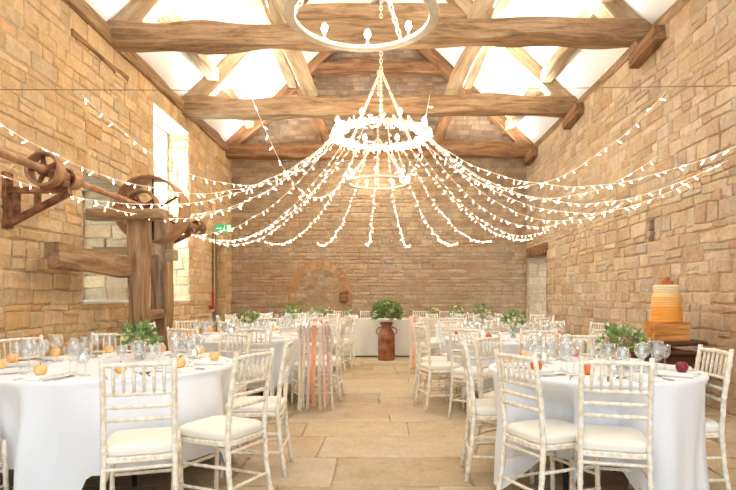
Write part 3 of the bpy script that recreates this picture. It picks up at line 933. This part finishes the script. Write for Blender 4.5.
# tableware prototypes (meshes shared by all copies)
def mk(fn, mat, smooth=True):
    bm = bmesh.new(); fn(bm)
    me = bpy.data.meshes.new('m'); bmesh.ops.recalc_face_normals(bm, faces=bm.faces[:]); bm.to_mesh(me); bm.free(); me.materials.append(mat)
    if smooth:
        for p in me.polygons: p.use_smooth = True
    return me
def gob(bm, k=1.0, h=1.0):
    lathe(bm, [(.036 * k, 0), (.036 * k, .003), (.008, .008), (.0045, .03 * h), (.0045, .085 * h), (.012, .092 * h), (.034 * k, .115 * h), (.041 * k, .145 * h), (.038 * k, .185 * h), (.0365 * k, .185 * h),
               (.039 * k, .145 * h), (.032 * k, .117 * h), (0, .098 * h)], 14)
ME_gob = mk(lambda b: gob(b, 1.12, 1.05), M_glass)
ME_wine = mk(lambda b: gob(b, .85, .9), M_glass)
def fork(bm):
    box(bm, -.004, .004, -.1, .03, .0, .003)
    box(bm, -.011, .011, .03, .045, 0, .003)
    for x in (-.009, -.003, .003, .009): box(bm, x - .0018, x + .0018, .045, .095, 0, .003)
def knife(bm):
    box(bm, -.006, .006, -.11, -.01, 0, .005); box(bm, -.008, .008, -.01, .11, .001, .003)
def spoon(bm):
    box(bm, -.004, .004, -.09, .04, 0, .003)
    lathe(bm, [(.001, 0), (.018, .002), (.02, .005), (.001, .004)], 12, Matrix.Translation((0, .06, 0)) @ Matrix.Diagonal((1, 1.6, 1, 1)))
ME_fork, ME_knife, ME_spoon = mk(fork, M_silver, False), mk(knife, M_silver, False), mk(spoon, M_silver, False)
def napk(bm):
    box(bm, -.05, .05, -.11, .11, 0, .012, bev=.004); box(bm, -.045, .052, -.105, .1, .012, .02, bev=.003)
ME_nap = mk(napk, M_napkin)
def app(bm):
    lathe(bm, [(0, .008), (.012, .002), (.024, .004), (.034, .022), (.036, .036), (.030, .054), (.018, .062), (.008, .060), (0, .054)], 14)
ME_app = [mk(app, M_apple), mk(app, M_applered), mk(app, M_appledark)]
ME_stalk = mk(lambda b: tube(b, [(0, 0, .054), (.004, 0, .072)], .002, 5), M_stalk)
def votive(bm):
    lathe(bm, [(.026, 0), (.032, .01), (.034, .06), (.032, .06), (.030, .012), (0, .010)], 14)
ME_vot = mk(votive, M_glass)
ME_wax = mk(lambda b: lathe(b, [(0, .011), (.025, .011), (.025, .032), (0, .032)], 12), M_wax)
ME_flame = mk(lambda b: lathe(b, [(0, .034), (.010, .044), (.008, .056), (0, .074)], 8), M_flame)

TABZ = .769
def ware(name, me, label, cat, group, x, y, rz=0, parts=(), z=TABZ, mats=None):
    o = instance_mesh(name, me, None, (x, y, z), (0, 0, rz))
    tag(o, label, cat, group)
    for (n, m) in parts: instance_mesh(n, m, o)
    return o

HOUR = {0: 'twelve', 1: 'one', 2: 'two', 3: 'three', 4: 'four', 5: 'five', 6: 'six', 7: 'seven', 8: 'eight', 9: 'nine', 10: 'ten', 11: 'eleven'}
def hour(a):
    return HOUR[int(round(((90 - a) % 360) / 30)) % 12]

def setting(tx, ty, rad, deg, where, full, hr=None, apple=0):
    """deg: angle of the place round the table"""
    h = hr or hour(deg)
    a = R(deg)
    def at(inw, side):
        r_ = rad - inw
        return tx + math.cos(a) * r_ - math.sin(a) * side, ty + math.sin(a) * r_ + math.cos(a) * side
    rz = a + PI / 2
    # napkin / cutlery: seated person's right is +side
    g = "at the %s o'clock place of the %s table" % (h, where)
    x, y = at(.16, .0); ware('napkin', ME_nap, 'folded white napkin ' + g, 'napkin', 'folded napkins', x, y, rz + rnd.uniform(-.2, .2))
    for nm, me, s, q in (('fork', ME_fork, -.10, 0), ('knife', ME_knife, .10, 0), ('spoon', ME_spoon, .135, 0)):
        if nm == 'spoon' and not full: continue
        x, y = at(.15 + rnd.uniform(-.01, .01), s); ware(nm, me, 'steel table %s ' % nm + g, nm, 'cutlery on the tables', x, y, rz + rnd.uniform(-.06, .06))
    x, y = at(.30, .10); ware('wine_glass', ME_gob, 'large clear wine goblet ' + g, 'glass', 'wine glasses on the tables', x, y)
    x, y = at(.36, .01); ware('wine_glass', ME_wine, 'smaller clear wine glass ' + g, 'glass', 'wine glasses on the tables', x, y)
    if full and rad > .6:
        x, y = at(.27, -.02 + .2); ware('wine_glass', ME_wine, 'outermost small wine glass ' + g, 'glass', 'wine glasses on the tables', x, y)
    if apple is not None:
        x, y = at(.14 + rnd.uniform(-.02, .02), rnd.uniform(-.02, .02))
        ware('apple', ME_app[apple], ('yellow orange', 'orange red', 'dark red')[apple] + ' apple ' + g, 'apple', 'apples marking the places', x, y, rnd.uniform(0, 6), (('stalk', ME_stalk),), z=TABZ + .019)

# flowers ---------------------------------------------------------------
def leaves(bm, n, rx, rz_, cz, size, rr):
    for i in range(n):
        th = rr.uniform(0, 2 * PI); ph = math.acos(rr.uniform(-.45, 1)); k = rr.uniform(.55, 1.08)
        d = Vector((math.sin(ph) * math.cos(th), math.sin(ph) * math.sin(th), math.cos(ph)))
        c = Vector((d.x * rx * k, d.y * rx * k, cz + d.z * rz_ * k))
        ax = (d + Vector((rr.uniform(-.9, .9), rr.uniform(-.9, .9), rr.uniform(-.5, .9)))).normalized()
        sd = ax.cross(Vector((rr.uniform(-1, 1), rr.uniform(-1, 1), rr.uniform(-1, 1)))).normalized()
        nn = ax.cross(sd); s = size * rr.uniform(.6, 1.2)
        p = [c, c + ax * s * .45 + sd * s * .32 + nn * s * .05, c + ax * s + nn * s * -.06, c + ax * s * .45 - sd * s * .32 + nn * s * .05, c + ax * s * .5 - nn * s * .02]
        v = [bm.verts.new(q) for q in p]
        bm.faces.new((v[0], v[1], v[4])); bm.faces.new((v[1], v[2], v[4])); bm.faces.new((v[2], v[3], v[4])); bm.faces.new((v[3], v[0], v[4]))
def rose_mesh(mat, r_=.028):
    bm = bmesh.new()
    for (k, rr_) in ((3, .35), (5, .7), (6, 1.0)):
        for i in range(k):
            a0 = 2 * PI * i / k + rr_ * 2; w = 2 * PI / k * .7
            rows = []
            for (rad, z) in ((.25 * rr_, -.6), (.8 * rr_, -.2), (.95 * rr_, .35), (.85 * rr_ + .1, .75 - .25 * rr_)):
                rows.append([bm.verts.new((r_ * rad * math.cos(a0 + w * s), r_ * rad * math.sin(a0 + w * s), r_ * (z - .12 * abs(s) * 2))) for s in (-.5, 0, .5)])
            for a, b in zip(rows, rows[1:]):
                for j in (0, 1): bm.faces.new((a[j], a[j + 1], b[j + 1], b[j]))
    lathe(bm, [(0, -.7 * r_), (.3 * r_, -.3 * r_), (.28 * r_, .3 * r_), (0, .4 * r_)], 6)
    me = bpy.data.meshes.new('rose'); bm.to_mesh(me); bm.free(); me.materials.append(mat)
    for p in me.polygons: p.use_smooth = True
    return me
ME_rc, ME_rp = rose_mesh(M_rosepale), rose_mesh(M_rosepink)

def posy(x, y, z, rad, label, seed, pink=False, jar=True, dark=False, n=150, roses=9, lift=.11):
    rr = random.Random(seed)
    t = thing('flower_posy', label, 'flowers', (x, y, z), group='flower posies on the tables')
    if jar:
        bm = bmesh.new(); lathe(bm, [(.03, 0), (.04, .01), (.042, .07), (.03, .095), (.032, .11), (.03, .11), (.028, .094), (.039, .069), (.036, .012), (0, .01)], 16)
        finish(bm, 'jar', M_glass, t, True)
        bm = bmesh.new()
        for i in range(9):
            a = i * .7; tube(bm, [(math.cos(a) * .022, math.sin(a) * .022, .012), (-math.cos(a) * .012, -math.sin(a) * .012, .1), (-math.cos(a) * .05, -math.sin(a) * .05, .17)], .0025, 4)
        finish(bm, 'stems', M_leaf, t)
    bm = bmesh.new(); leaves(bm, int(n * 1.3), rad, rad * .8, lift + rad * .45, min(.075, rad * .42), rr); finish(bm, 'foliage', M_leafdark if dark else M_leaf, t)
    for i in range(roses):
        th = rr.uniform(0, 2 * PI); ph = math.acos(rr.uniform(-.1, 1)); k = .95
        d = Vector((math.sin(ph) * math.cos(th), math.sin(ph) * math.sin(th), math.cos(ph)))
        o = instance_mesh('rose', ME_rp if (pink and i % 2) else ME_rc, t, (d.x * rad * k, d.y * rad * k, lift + rad * .45 + d.z * rad * .75 * k))
        o.rotation_euler = d.to_track_quat('Z', 'Y').to_euler(); s = rad / .13 * rr.uniform(.7, 1.15); o.scale = (s, s, s)
    return t

# ---- tables ----
def ring_chairs(tx, ty, rad, degs, dist, where, group, skip=()):
    out = []
    for dg in degs:
        D = rad + dist
        a = R(dg); bx, by = tx + D * math.cos(a), ty + D * math.sin(a)
        j = rnd.uniform(-.12, .12)
        place_chair(bx, by, -math.cos(a + j), -math.sin(a + j), "limewashed bamboo-style chair at the %s o'clock seat of the %s round table" % (hour(dg), where), group)
        out.append((a, D))
    return out
def named_chairs(tx, ty, lst, group):
    out = []
    for (bx, by, dx, dy, label) in lst:
        place_chair(bx, by, dx, dy, label, group)
        out.append((math.atan2(by - ty, bx - tx), math.hypot(by - ty, bx - tx)))
    return out

tables = []
# near left
T = (-1.87, 3.92, .82); w = 'near left'
chs = named_chairs(T[0], T[1], [
    (-1.20, 2.78, -.30, .95, 'limewashed chair in front of the near left table, back squarely to the camera'),
    (-.74, 3.20, -.92, .42, 'limewashed chair at the near left table corner, seat turned to us beside the aisle'),
    (-.68, 4.02, -1, -.03, 'limewashed chair seen edge-on at the aisle side of the near left table'),
    (-1.28, 4.86, -.5, -.85, 'limewashed chair at the far aisle side of the near left table'),
    (-2.36, 4.92, .4, -.9, 'limewashed chair behind the near left table, left of its flowers'),
    (-2.80, 4.36, .85, -.45, 'leftmost limewashed chair behind the near left table by the wall'),
    (-2.42, 2.84, .3, 1, 'limewashed chair cut off at the bottom left edge of the photo')], 'chairs round the near left table')
cloth(*T, chs, 1, 'white cloth on the large round table at the near left')
make_table(*T, w)
for i, dg in enumerate((-60, -30, 5, 50, 85, 118, 150, 185, 220, 262)):
    setting(*T, dg, w, True, apple=0)
posy(-1.80, 4.18, TABZ, .125, 'green and cream flower posy in a jar on the near left table', 4, n=190)
# near right
T = (1.40, 3.72, .67); w = 'near right'
chs = named_chairs(T[0], T[1], [
    (1.19, 2.84, .25, .95, 'limewashed chair in front of the near right table, back to the camera, posy behind it'),
    (.765, 3.12, .90, .42, 'limewashed chair at the near right table, angled beside the front one'),
    (.60, 3.92, 1, -.06, 'limewashed chair seen edge-on at the aisle side of the near right table'),
    (.86, 4.42, .7, -.75, 'limewashed chair at the far aisle side of the near right table'),
    (1.66, 4.66, -.1, -1, 'limewashed chair behind the near right table facing the camera'),
    (2.03, 3.44, -1, .02, 'limewashed chair at the right edge of the photo below the wedding cake')], 'chairs round the near right table')
cloth(*T, chs, 2, 'white cloth on the round table at the near right')
make_table(*T, w)
for dg, ap in ((-112, 1), (-148, 1), (167, 0), (130, 0), (82, 1), (38, None), (-5, None), (-42, 2), (-78, None)):
    setting(*T, dg, w, True, apple=ap)
posy(1.58, 3.66, TABZ, .125, 'pink rose and leafy green posy in a jar on the near right table', 9, pink=True, dark=False, n=190)
# middle tables
mid = [((-1.65, 6.80, .82), 'middle left', [-72, -108, -144, 180, 144, 108, 72, 36, 2]),
       ((1.55, 6.52, .80), 'middle right', [196, 232, 268, 304, 340, 16, 52, 88, 124, 160]),
       ((-1.62, 9.7, .80), 'far left', [-20, -56, -92, -128, -164, 160, 124, 88, 52, 16]),
       ((1.72, 9.5, .80), 'far right', [240, 276, 312, 348, 24, 60, 96, 132, 168])]
for i, (T, w, degs) in enumerate(mid):
    chs = ring_chairs(*T, degs, .34, w, 'chairs round the %s table' % w)
    if i == 0:
        chs += named_chairs(T[0], T[1], [(-.70, 6.08, -.35, .93, 'limewashed chair draped with long pink and orange ribbons left of the aisle')], 'chairs round the middle left table')
    if i == 3:
        chs += named_chairs(T[0], T[1], [(.62, 9.02, .5, .85, 'limewashed chair with an orange ribbon right of the aisle near the top table')], 'chairs round the far right table')
    cloth(*T, chs, 3 + i, 'white cloth on the %s round table' % w)
    make_table(*T, w)
    alld = degs + ([-38] if i == 0 else []) + ([204] if i == 3 else [])
    for j, dg in enumerate(alld):
        setting(*T, dg, w, i < 2, apple=[0, 1, 1, 0][i] if (j + i) % 2 == 0 else None)
posy(-1.72, 7.35, TABZ, .125, 'fresh green posy on the middle left table', 14, n=130, roses=7, lift=.13)
posy(1.50, 6.35, TABZ, .115, 'bright green posy on the middle right table', 15, n=130, roses=4, lift=.16)
posy(-1.56, 9.9, TABZ, .135, 'green and white posy on the far left table', 16, n=120, roses=6, lift=.16)
posy(1.72, 9.5, TABZ, .135, 'green and cream posy on the far right table', 17, n=120, roses=6, lift=.16)

# candles
for (x, y, where) in [(-2.12, 3.98, 'near left table, left of the flowers'), (-1.42, 4.25, 'near left table, right of the flowers'),
                      (1.43, 3.45, 'near right table, left of the posy'), (1.15, 3.95, 'near right table, toward the aisle'), (-1.35, 6.7, 'middle left table'), (-1.9, 7.1, 'middle left table beyond the posy'),
                      (1.2, 6.6, 'middle right table'), (1.85, 6.5, 'middle right table by the wall side'), (-1.3, 9.5, 'far left table'), (1.4, 9.3, 'far right table')]:
    ware('tealight_holder', ME_vot, 'lit tealight in clear glass on the ' + where, 'candle', 'lit tealights', x, y, 0, (('tealight', ME_wax), ('flame', ME_flame)))

# ------------------------------------------------------------------ ribbons
def ribbon(x, y, z0, z1, w, mat, label, group, seed, yoff=0):
    rr = random.Random(seed); bm = bmesh.new(); n = 24; rows = []
    a = rr.uniform(0, 6)
    for i in range(n + 1):
        t_ = i / n; z = z0 + (z1 - z0) * t_
        dx = math.sin(t_ * 5 + a) * .012 * t_; dy = -.03 * math.sin(t_ * 3.1) + math.sin(t_ * 6 + a) * .006
        tw = math.sin(t_ * 4 + a) * .5
        rows.append([bm.verts.new((dx + s * w / 2 * math.cos(tw), dy + s * w / 2 * math.sin(tw), z)) for s in (-1, 1)])
    for p, q in zip(rows, rows[1:]): bm.faces.new((p[0], p[1], q[1], q[0]))
    # loop over the top rail
    k0 = rows[0]; top = [bm.verts.new((s * w / 2, .022, z0 + .012)) for s in (-1, 1)]; dn = [bm.verts.new((s * w / 2, .034, z0 - .10)) for s in (-1, 1)]
    bm.faces.new((k0[0], k0[1], top[1], top[0])); bm.faces.new((top[0], top[1], dn[1], dn[0]))
    bmesh.ops.solidify(bm, geom=bm.faces[:], thickness=.001)
    o = finish(bm, 'ribbon', mat, None, True); o.location = (x, y, 0)
    return tag(o, label, 'ribbon', group)
rb = [(-.17, .028, M_ribcream, 'cream ribbon at the left end of the bunch', .04), (-.12, .022, M_ribcream, 'narrow cream ribbon, second from the left', .06), (-.075, .03, M_ribpink, 'pale pink ribbon left of the orange one', .04), (-.02, .052, M_ribor, 'broad orange ribbon in the middle', .06),
      (.045, .035, M_ribcream, 'cream lace ribbon right of the orange one', .03), (.085, .03, M_ribpink, 'pale pink ribbon, second from the right', .05), (.125, .026, M_ribmauve, 'dusky pink ribbon at the right end', .08)]
for i, (dx, w_, m_, lb, zb) in enumerate(rb):
    ribbon(-.70 + dx, 6.08 - .06 + dx * .32, .925, zb, w_, m_, lb + ' on the left aisle chair', 'ribbons on the left aisle chair', i)
for i, (dx, w_, m_, lb) in enumerate([(-.13, .04, M_ribpink, 'pale pink ribbon on the right aisle chair, leftmost'), (-.07, .045, M_ribor, 'orange ribbon on the right aisle chair'), (.0, .03, M_ribcream, 'cream ribbon on the right aisle chair')]):
    ribbon(.62 + dx, 8.96 - dx * .5, .925, .1, w_, m_, lb, 'ribbons on the right aisle chair', 20 + i)

# ------------------------------------------------------------------ top table, churn
TX0, TX1, TY0, TY1 = -1.75, 1.75, 11.55, 12.3
t = thing('trestle_table', 'long top table hidden under its cloth before the far wall', 'table', ((TX0 + TX1) / 2, (TY0 + TY1) / 2, 0))
bm = bmesh.new(); box(bm, -1.7, 1.7, -.34, .34, .72, .755); finish(bm, 'tabletop', M_oak, t)
for sx in (-1, 1):
    for sy in (-1, 1):
        bm = bmesh.new(); tube(bm, [(sx * 1.4, sy * .28, 0), (sx * 1.4, sy * .28, .72)], .018); finish(bm, 'leg', M_black, t)
bm = bmesh.new()
N = 60
def rect_ring(z, amp, seed):
    vs = []
    for (ax, ay, bx, by, n) in ((TX0, TY0, TX1, TY0, 60), (TX1, TY0, TX1, TY1, 14), (TX1, TY1, TX0, TY1, 60), (TX0, TY1, TX0, TY0, 14)):
        nx, ny = (by - ay), -(bx - ax); l = math.hypot(nx, ny); nx, ny = nx / l, ny / l
        for k in range(n):
            s = k / n; f = amp * (math.sin(k * .9) * .5 + math.sin(k * .37 + 1) * .5)
            vs.append(bm.verts.new((ax + (bx - ax) * s + nx * f, ay + (by - ay) * s + ny * f, z)))
    return vs
rs = [rect_ring(.775, 0, 0), rect_ring(.765, .004, 0), rect_ring(.6, .006, 0), rect_ring(.35, .012, 0), rect_ring(.03, .018, 0)]
bm.faces.new(rs[0])
for a, b in zip(rs, rs[1:]):
    for k in range(len(a)): bm.faces.new((a[k], a[(k + 1) % len(a)], b[(k + 1) % len(a)], b[k]))
tag(finish(bm, 'tablecloth', M_linen2), 'plain cream cloth hanging to the floor on the long top table', 'tablecloth')
for i in range(6):
    x = -1.5 + i * .6
    place_chair(x, 12.72, rnd.uniform(-.08, .08), -1, "limewashed chair behind the top table, %s from the left" % ('first', 'second', 'third', 'fourth', 'fifth', 'sixth')[i], 'chairs behind the top table')
    for nm, me, dx, dy in (('wine_glass', ME_gob, .12, -.3), ('wine_glass', ME_wine, .2, -.26)):
        ware(nm, me, '%s wine glass at the %s seat of the top table' % ('large' if me is ME_gob else 'small', ('first', 'second', 'third', 'fourth', 'fifth', 'sixth')[i]), 'glass', 'wine glasses on the tables', x + dx, 12.2 + dy, z=.776)
for (x, y, r_, lb, sd) in [(-1.45, 11.95, .10, 'small green posy at the left end of the top table', 31), (-1.15, 11.8, .12, 'white and green posy on the top table, left half', 32), (-.72, 11.9, .09, 'cream posy on the top table left of the churn', 33),
                           (1.12, 11.9, .11, 'small posy on the top table right of the churn', 34), (1.6, 11.9, .14, 'pale posy at the right end of the top table', 35)]:
    posy(x, y, .776, r_, lb, sd, n=70, roses=6)
for (x, lb) in ((-.5, 'left of the churn'), (.42, 'right of the churn')):
    ware('tealight_holder', ME_vot, 'lit tealight on the top table ' + lb, 'candle', 'lit tealights', x, 11.66, 0, (('tealight', ME_wax), ('flame', ME_flame)), z=.776)

t = thing('milk_churn', 'rusty brown milk churn on the floor before the top table', 'milk churn', (.108, 11.05, 0))
bm = bmesh.new()
lathe(bm, [(0, 0), (.165, 0), (.17, .02), (.168, .04), (.166, .06), (.166, .2), (.17, .21), (.166, .22), (.166, .42), (.17, .43), (.166, .44), (.162, .5), (.14, .56), (.108, .6), (.1, .63), (.1, .68), (.118, .7), (.13, .73), (.13, .745), (.11, .745), (.09, .70), (0, .66)], 32)
finish(bm, 'body', M_rust, t, True)
for s in (-1, 1):
    bm = bmesh.new(); tube(bm, [(s * .155, 0, .5), (s * .2, 0, .53), (s * .2, 0, .6), (s * .16, 0, .63), (s * .105, 0, .64)], .01, 8); finish(bm, 'handle', M_rust, t, True)
posy(.108, 11.05, .70, .27, 'big wild bouquet of greenery and cream roses in the rusty churn', 40, jar=False, dark=False, n=1100, roses=18, lift=.1)['group'] = 'bouquet in the churn'
# finer foliage look for the bouquet comes from its own leaf mesh

# ------------------------------------------------------------------ cake on dark table
t = thing('side_table', 'dark walnut table with a wavy top against the right wall', 'table', (3.22, 6.35, 0))
bm = bmesh.new()
n = 30
for (z0, z1, w_, ph) in ((.715, .75, .38, 0), (.62, .65, .34, 1.4)):
    top, bot = [], []
    for k in range(n):
        a = 2 * PI * k / n; c, s_ = math.cos(a), math.sin(a)
        x = math.copysign(abs(c) ** .4, c) * w_; y = math.copysign(abs(s_) ** .4, s_) * .28
        wv = .022 * math.sin(x * 10 + ph) if w_ > .35 else .03 * math.sin(x * 9 + ph)
        top.append(bm.verts.new((x, y, z1 if w_ > .35 else z1 + wv))); bot.append(bm.verts.new((x, y, z0 + wv)))
    bm.faces.new(top); bm.faces.new(bot[::-1])
    for k in range(n): bm.faces.new((top[k], bot[k], bot[(k + 1) % n], top[(k + 1) % n]))
finish(bm, 'tabletop', M_darkwood, t)
bm = bmesh.new(); box(bm, -.3, .3, -.2, .2, .45, .6, bev=.01); finish(bm, 'apron', M_darkwood, t)
for sx in (-1, 1):
    for sy in (-1, 1):
        bm = bmesh.new(); lathe(bm, [(.02, 0), (.028, .1), (.022, .25), (.032, .4), (.026, .62)], 10, Matrix.Translation((sx * .27, sy * .18, 0))); finish(bm, 'leg', M_darkwood, t, True)
bm = bmesh.new()
Mx = Matrix.Rotation(R(-3), 4, 'Z')
box(bm, -.19, .19, -.14, .14, 0, .012, M=Mx)
for k in range(3):
    z = .012 + k * .063
    box(bm, -.19, .19, -.14, -.125, z, z + .06, M=Mx); box(bm, -.19, .19, .125, .14, z, z + .06, M=Mx)
    box(bm, -.19, -.175, -.125, .125, z, z + .06, M=Mx); box(bm, .175, .19, -.125, .125, z, z + .06, M=Mx)
box(bm, -.19, .19, -.14, .14, .2, .212, M=Mx)
o = finish(bm, 'wooden_crate', M_crate); o.location = (3.22, 6.32, .752)
tag(o, 'orange brown wooden crate holding up the cake', 'crate')
t = thing('wedding_cake', 'tall orange ruffled wedding cake with a cream top tier and roses', 'cake', (3.22, 6.32, .965))
bm = bmesh.new(); prof = [(0, 0)]
for k in range(6):
    z = k * .027; r_ = .16 - k * .0012
    prof += [(r_ + .004, z), (r_ + .007, z + .012), (r_ - .008, z + .02)]
prof += [(.14, .163), (0, .163)]
lathe(bm, prof, 40)
for v in bm.verts:
    a = math.atan2(v.co.y, v.co.x); l = math.hypot(v.co.x, v.co.y)
    if l > .1:
        k = 1 + .03 * math.sin(a * 17 + v.co.z * 90) ; v.co.x *= k; v.co.y *= k
finish(bm, 'lower_tier', M_cakeor, t, True)
bm = bmesh.new(); prof = [(0, .16)]
for k in range(6, 11):
    z = k * .027; r_ = .16 - k * .0012
    prof += [(r_ + .002, z), (r_ + .006, z + .012), (r_ - .008, z + .02)]
prof += [(.14, .308), (0, .308)]
lathe(bm, prof, 40)
for v in bm.verts:
    a = math.atan2(v.co.y, v.co.x); l = math.hypot(v.co.x, v.co.y)
    if l > .1:
        k = 1 + .03 * math.sin(a * 17 + v.co.z * 90); v.co.x *= k; v.co.y *= k
finish(bm, 'middle_tier', M_cakeor2, t, True)
bm = bmesh.new(); prof = [(0, .31)]
for k in range(4):
    z = .305 + k * .026; r_ = .135
    prof += [(r_ + .003, z), (r_ + .006, z + .012), (r_ - .006, z + .02)]
prof += [(.12, .41), (0, .412)]
lathe(bm, prof, 36); finish(bm, 'upper_tier', M_cakecr, t, True)
ME_rt = rose_mesh(simple('terracotta rose petals', srgb(206, 128, 84), .7), .04)
for (x, y, z) in ((-.035, -.02, .43), (.035, -.02, .43), (0, .03, .43), (0, -.005, .475)):
    instance_mesh('rose', ME_rt, t, (x, y, z), (rnd.uniform(-.3, .3), rnd.uniform(-.3, .3), 0))

# ------------------------------------------------------------------ light, world, camera
w = bpy.data.worlds.new('sky'); scene.world = w; w.use_nodes = True
bg = w.node_tree.nodes['Background']; bg.inputs[0].default_value = (.80, .90, 1.0, 1); bg.inputs[1].default_value = 1.9

def area(name, loc, rot, sx, sy, energy, col, portal=False):
    ld = bpy.data.lights.new(name, 'AREA'); ld.shape = 'RECTANGLE'; ld.size = sx; ld.size_y = sy; ld.energy = energy; ld.color = col
    o = bpy.data.objects.new(name, ld); C.objects.link(o); o.location = loc; o.rotation_euler = rot
    if portal: ld.cycles.is_portal = True
    return o
# the open end of the hall behind the camera and the windows let the sky in (portals guide it)
area('daylight_portal', (0, YB, 3.2), (R(90), 0, 0), 8.6, 6.6, 1, (1, 1, 1), True)
area('window_daylight', (XL - TH - .5, (W1[0] + W1[1]) / 2 - .3, 2.2), (R(0), R(-90), R(0)), 1.9, 1.9, 34, (.50, .74, 1))
area('window_daylight', (XL - TH - .5, (W2[0] + W2[1]) / 2 - .5, 3.6), (R(0), R(-90), R(0)), 2.2, 2.2, 360, (.72, .87, 1))
area('doorway_daylight', (XR + TH + .4, 13.1, 1.4), (0, R(90), 0), 2.2, 1.2, 5, (.74, .88, 1))
# added unseen area lights near tie beam height, brightening the white roof
for Y, e in ((3.0, 130), (7.85, 130), (10.75, 120), (13.3, 32)):
    for sx in (-1, 1):
        area('roof_fill', (sx * 2.45, Y - .02, 5.12), (R(180), R(8 * sx), 0), 1.7, .2, e, (1, .97, .92))

cam = bpy.data.cameras.new('camera'); co = bpy.data.objects.new('camera', cam); C.objects.link(co)
co.location = (0, 0, 1.24); co.rotation_euler = (R(90), 0, 0)
cam.sensor_fit = 'HORIZONTAL'; cam.sensor_width = 36; cam.lens = 36 * 560 / 736
cam.shift_x = -13 / 736; cam.shift_y = 52 / 736
cam.clip_start = .05; cam.clip_end = 200
scene.camera = co
scene.view_settings.view_transform = 'Standard'; scene.view_settings.look = 'None'
scene.view_settings.gamma = 1; scene.view_settings.exposure = 0.34
scene.view_settings.use_curve_mapping = False
scene.cycles.sample_clamp_indirect = 6
scene.cycles.max_bounces = 10
scene.cycles.diffuse_bounces = 6
scene.cycles.transparent_max_bounces = 24
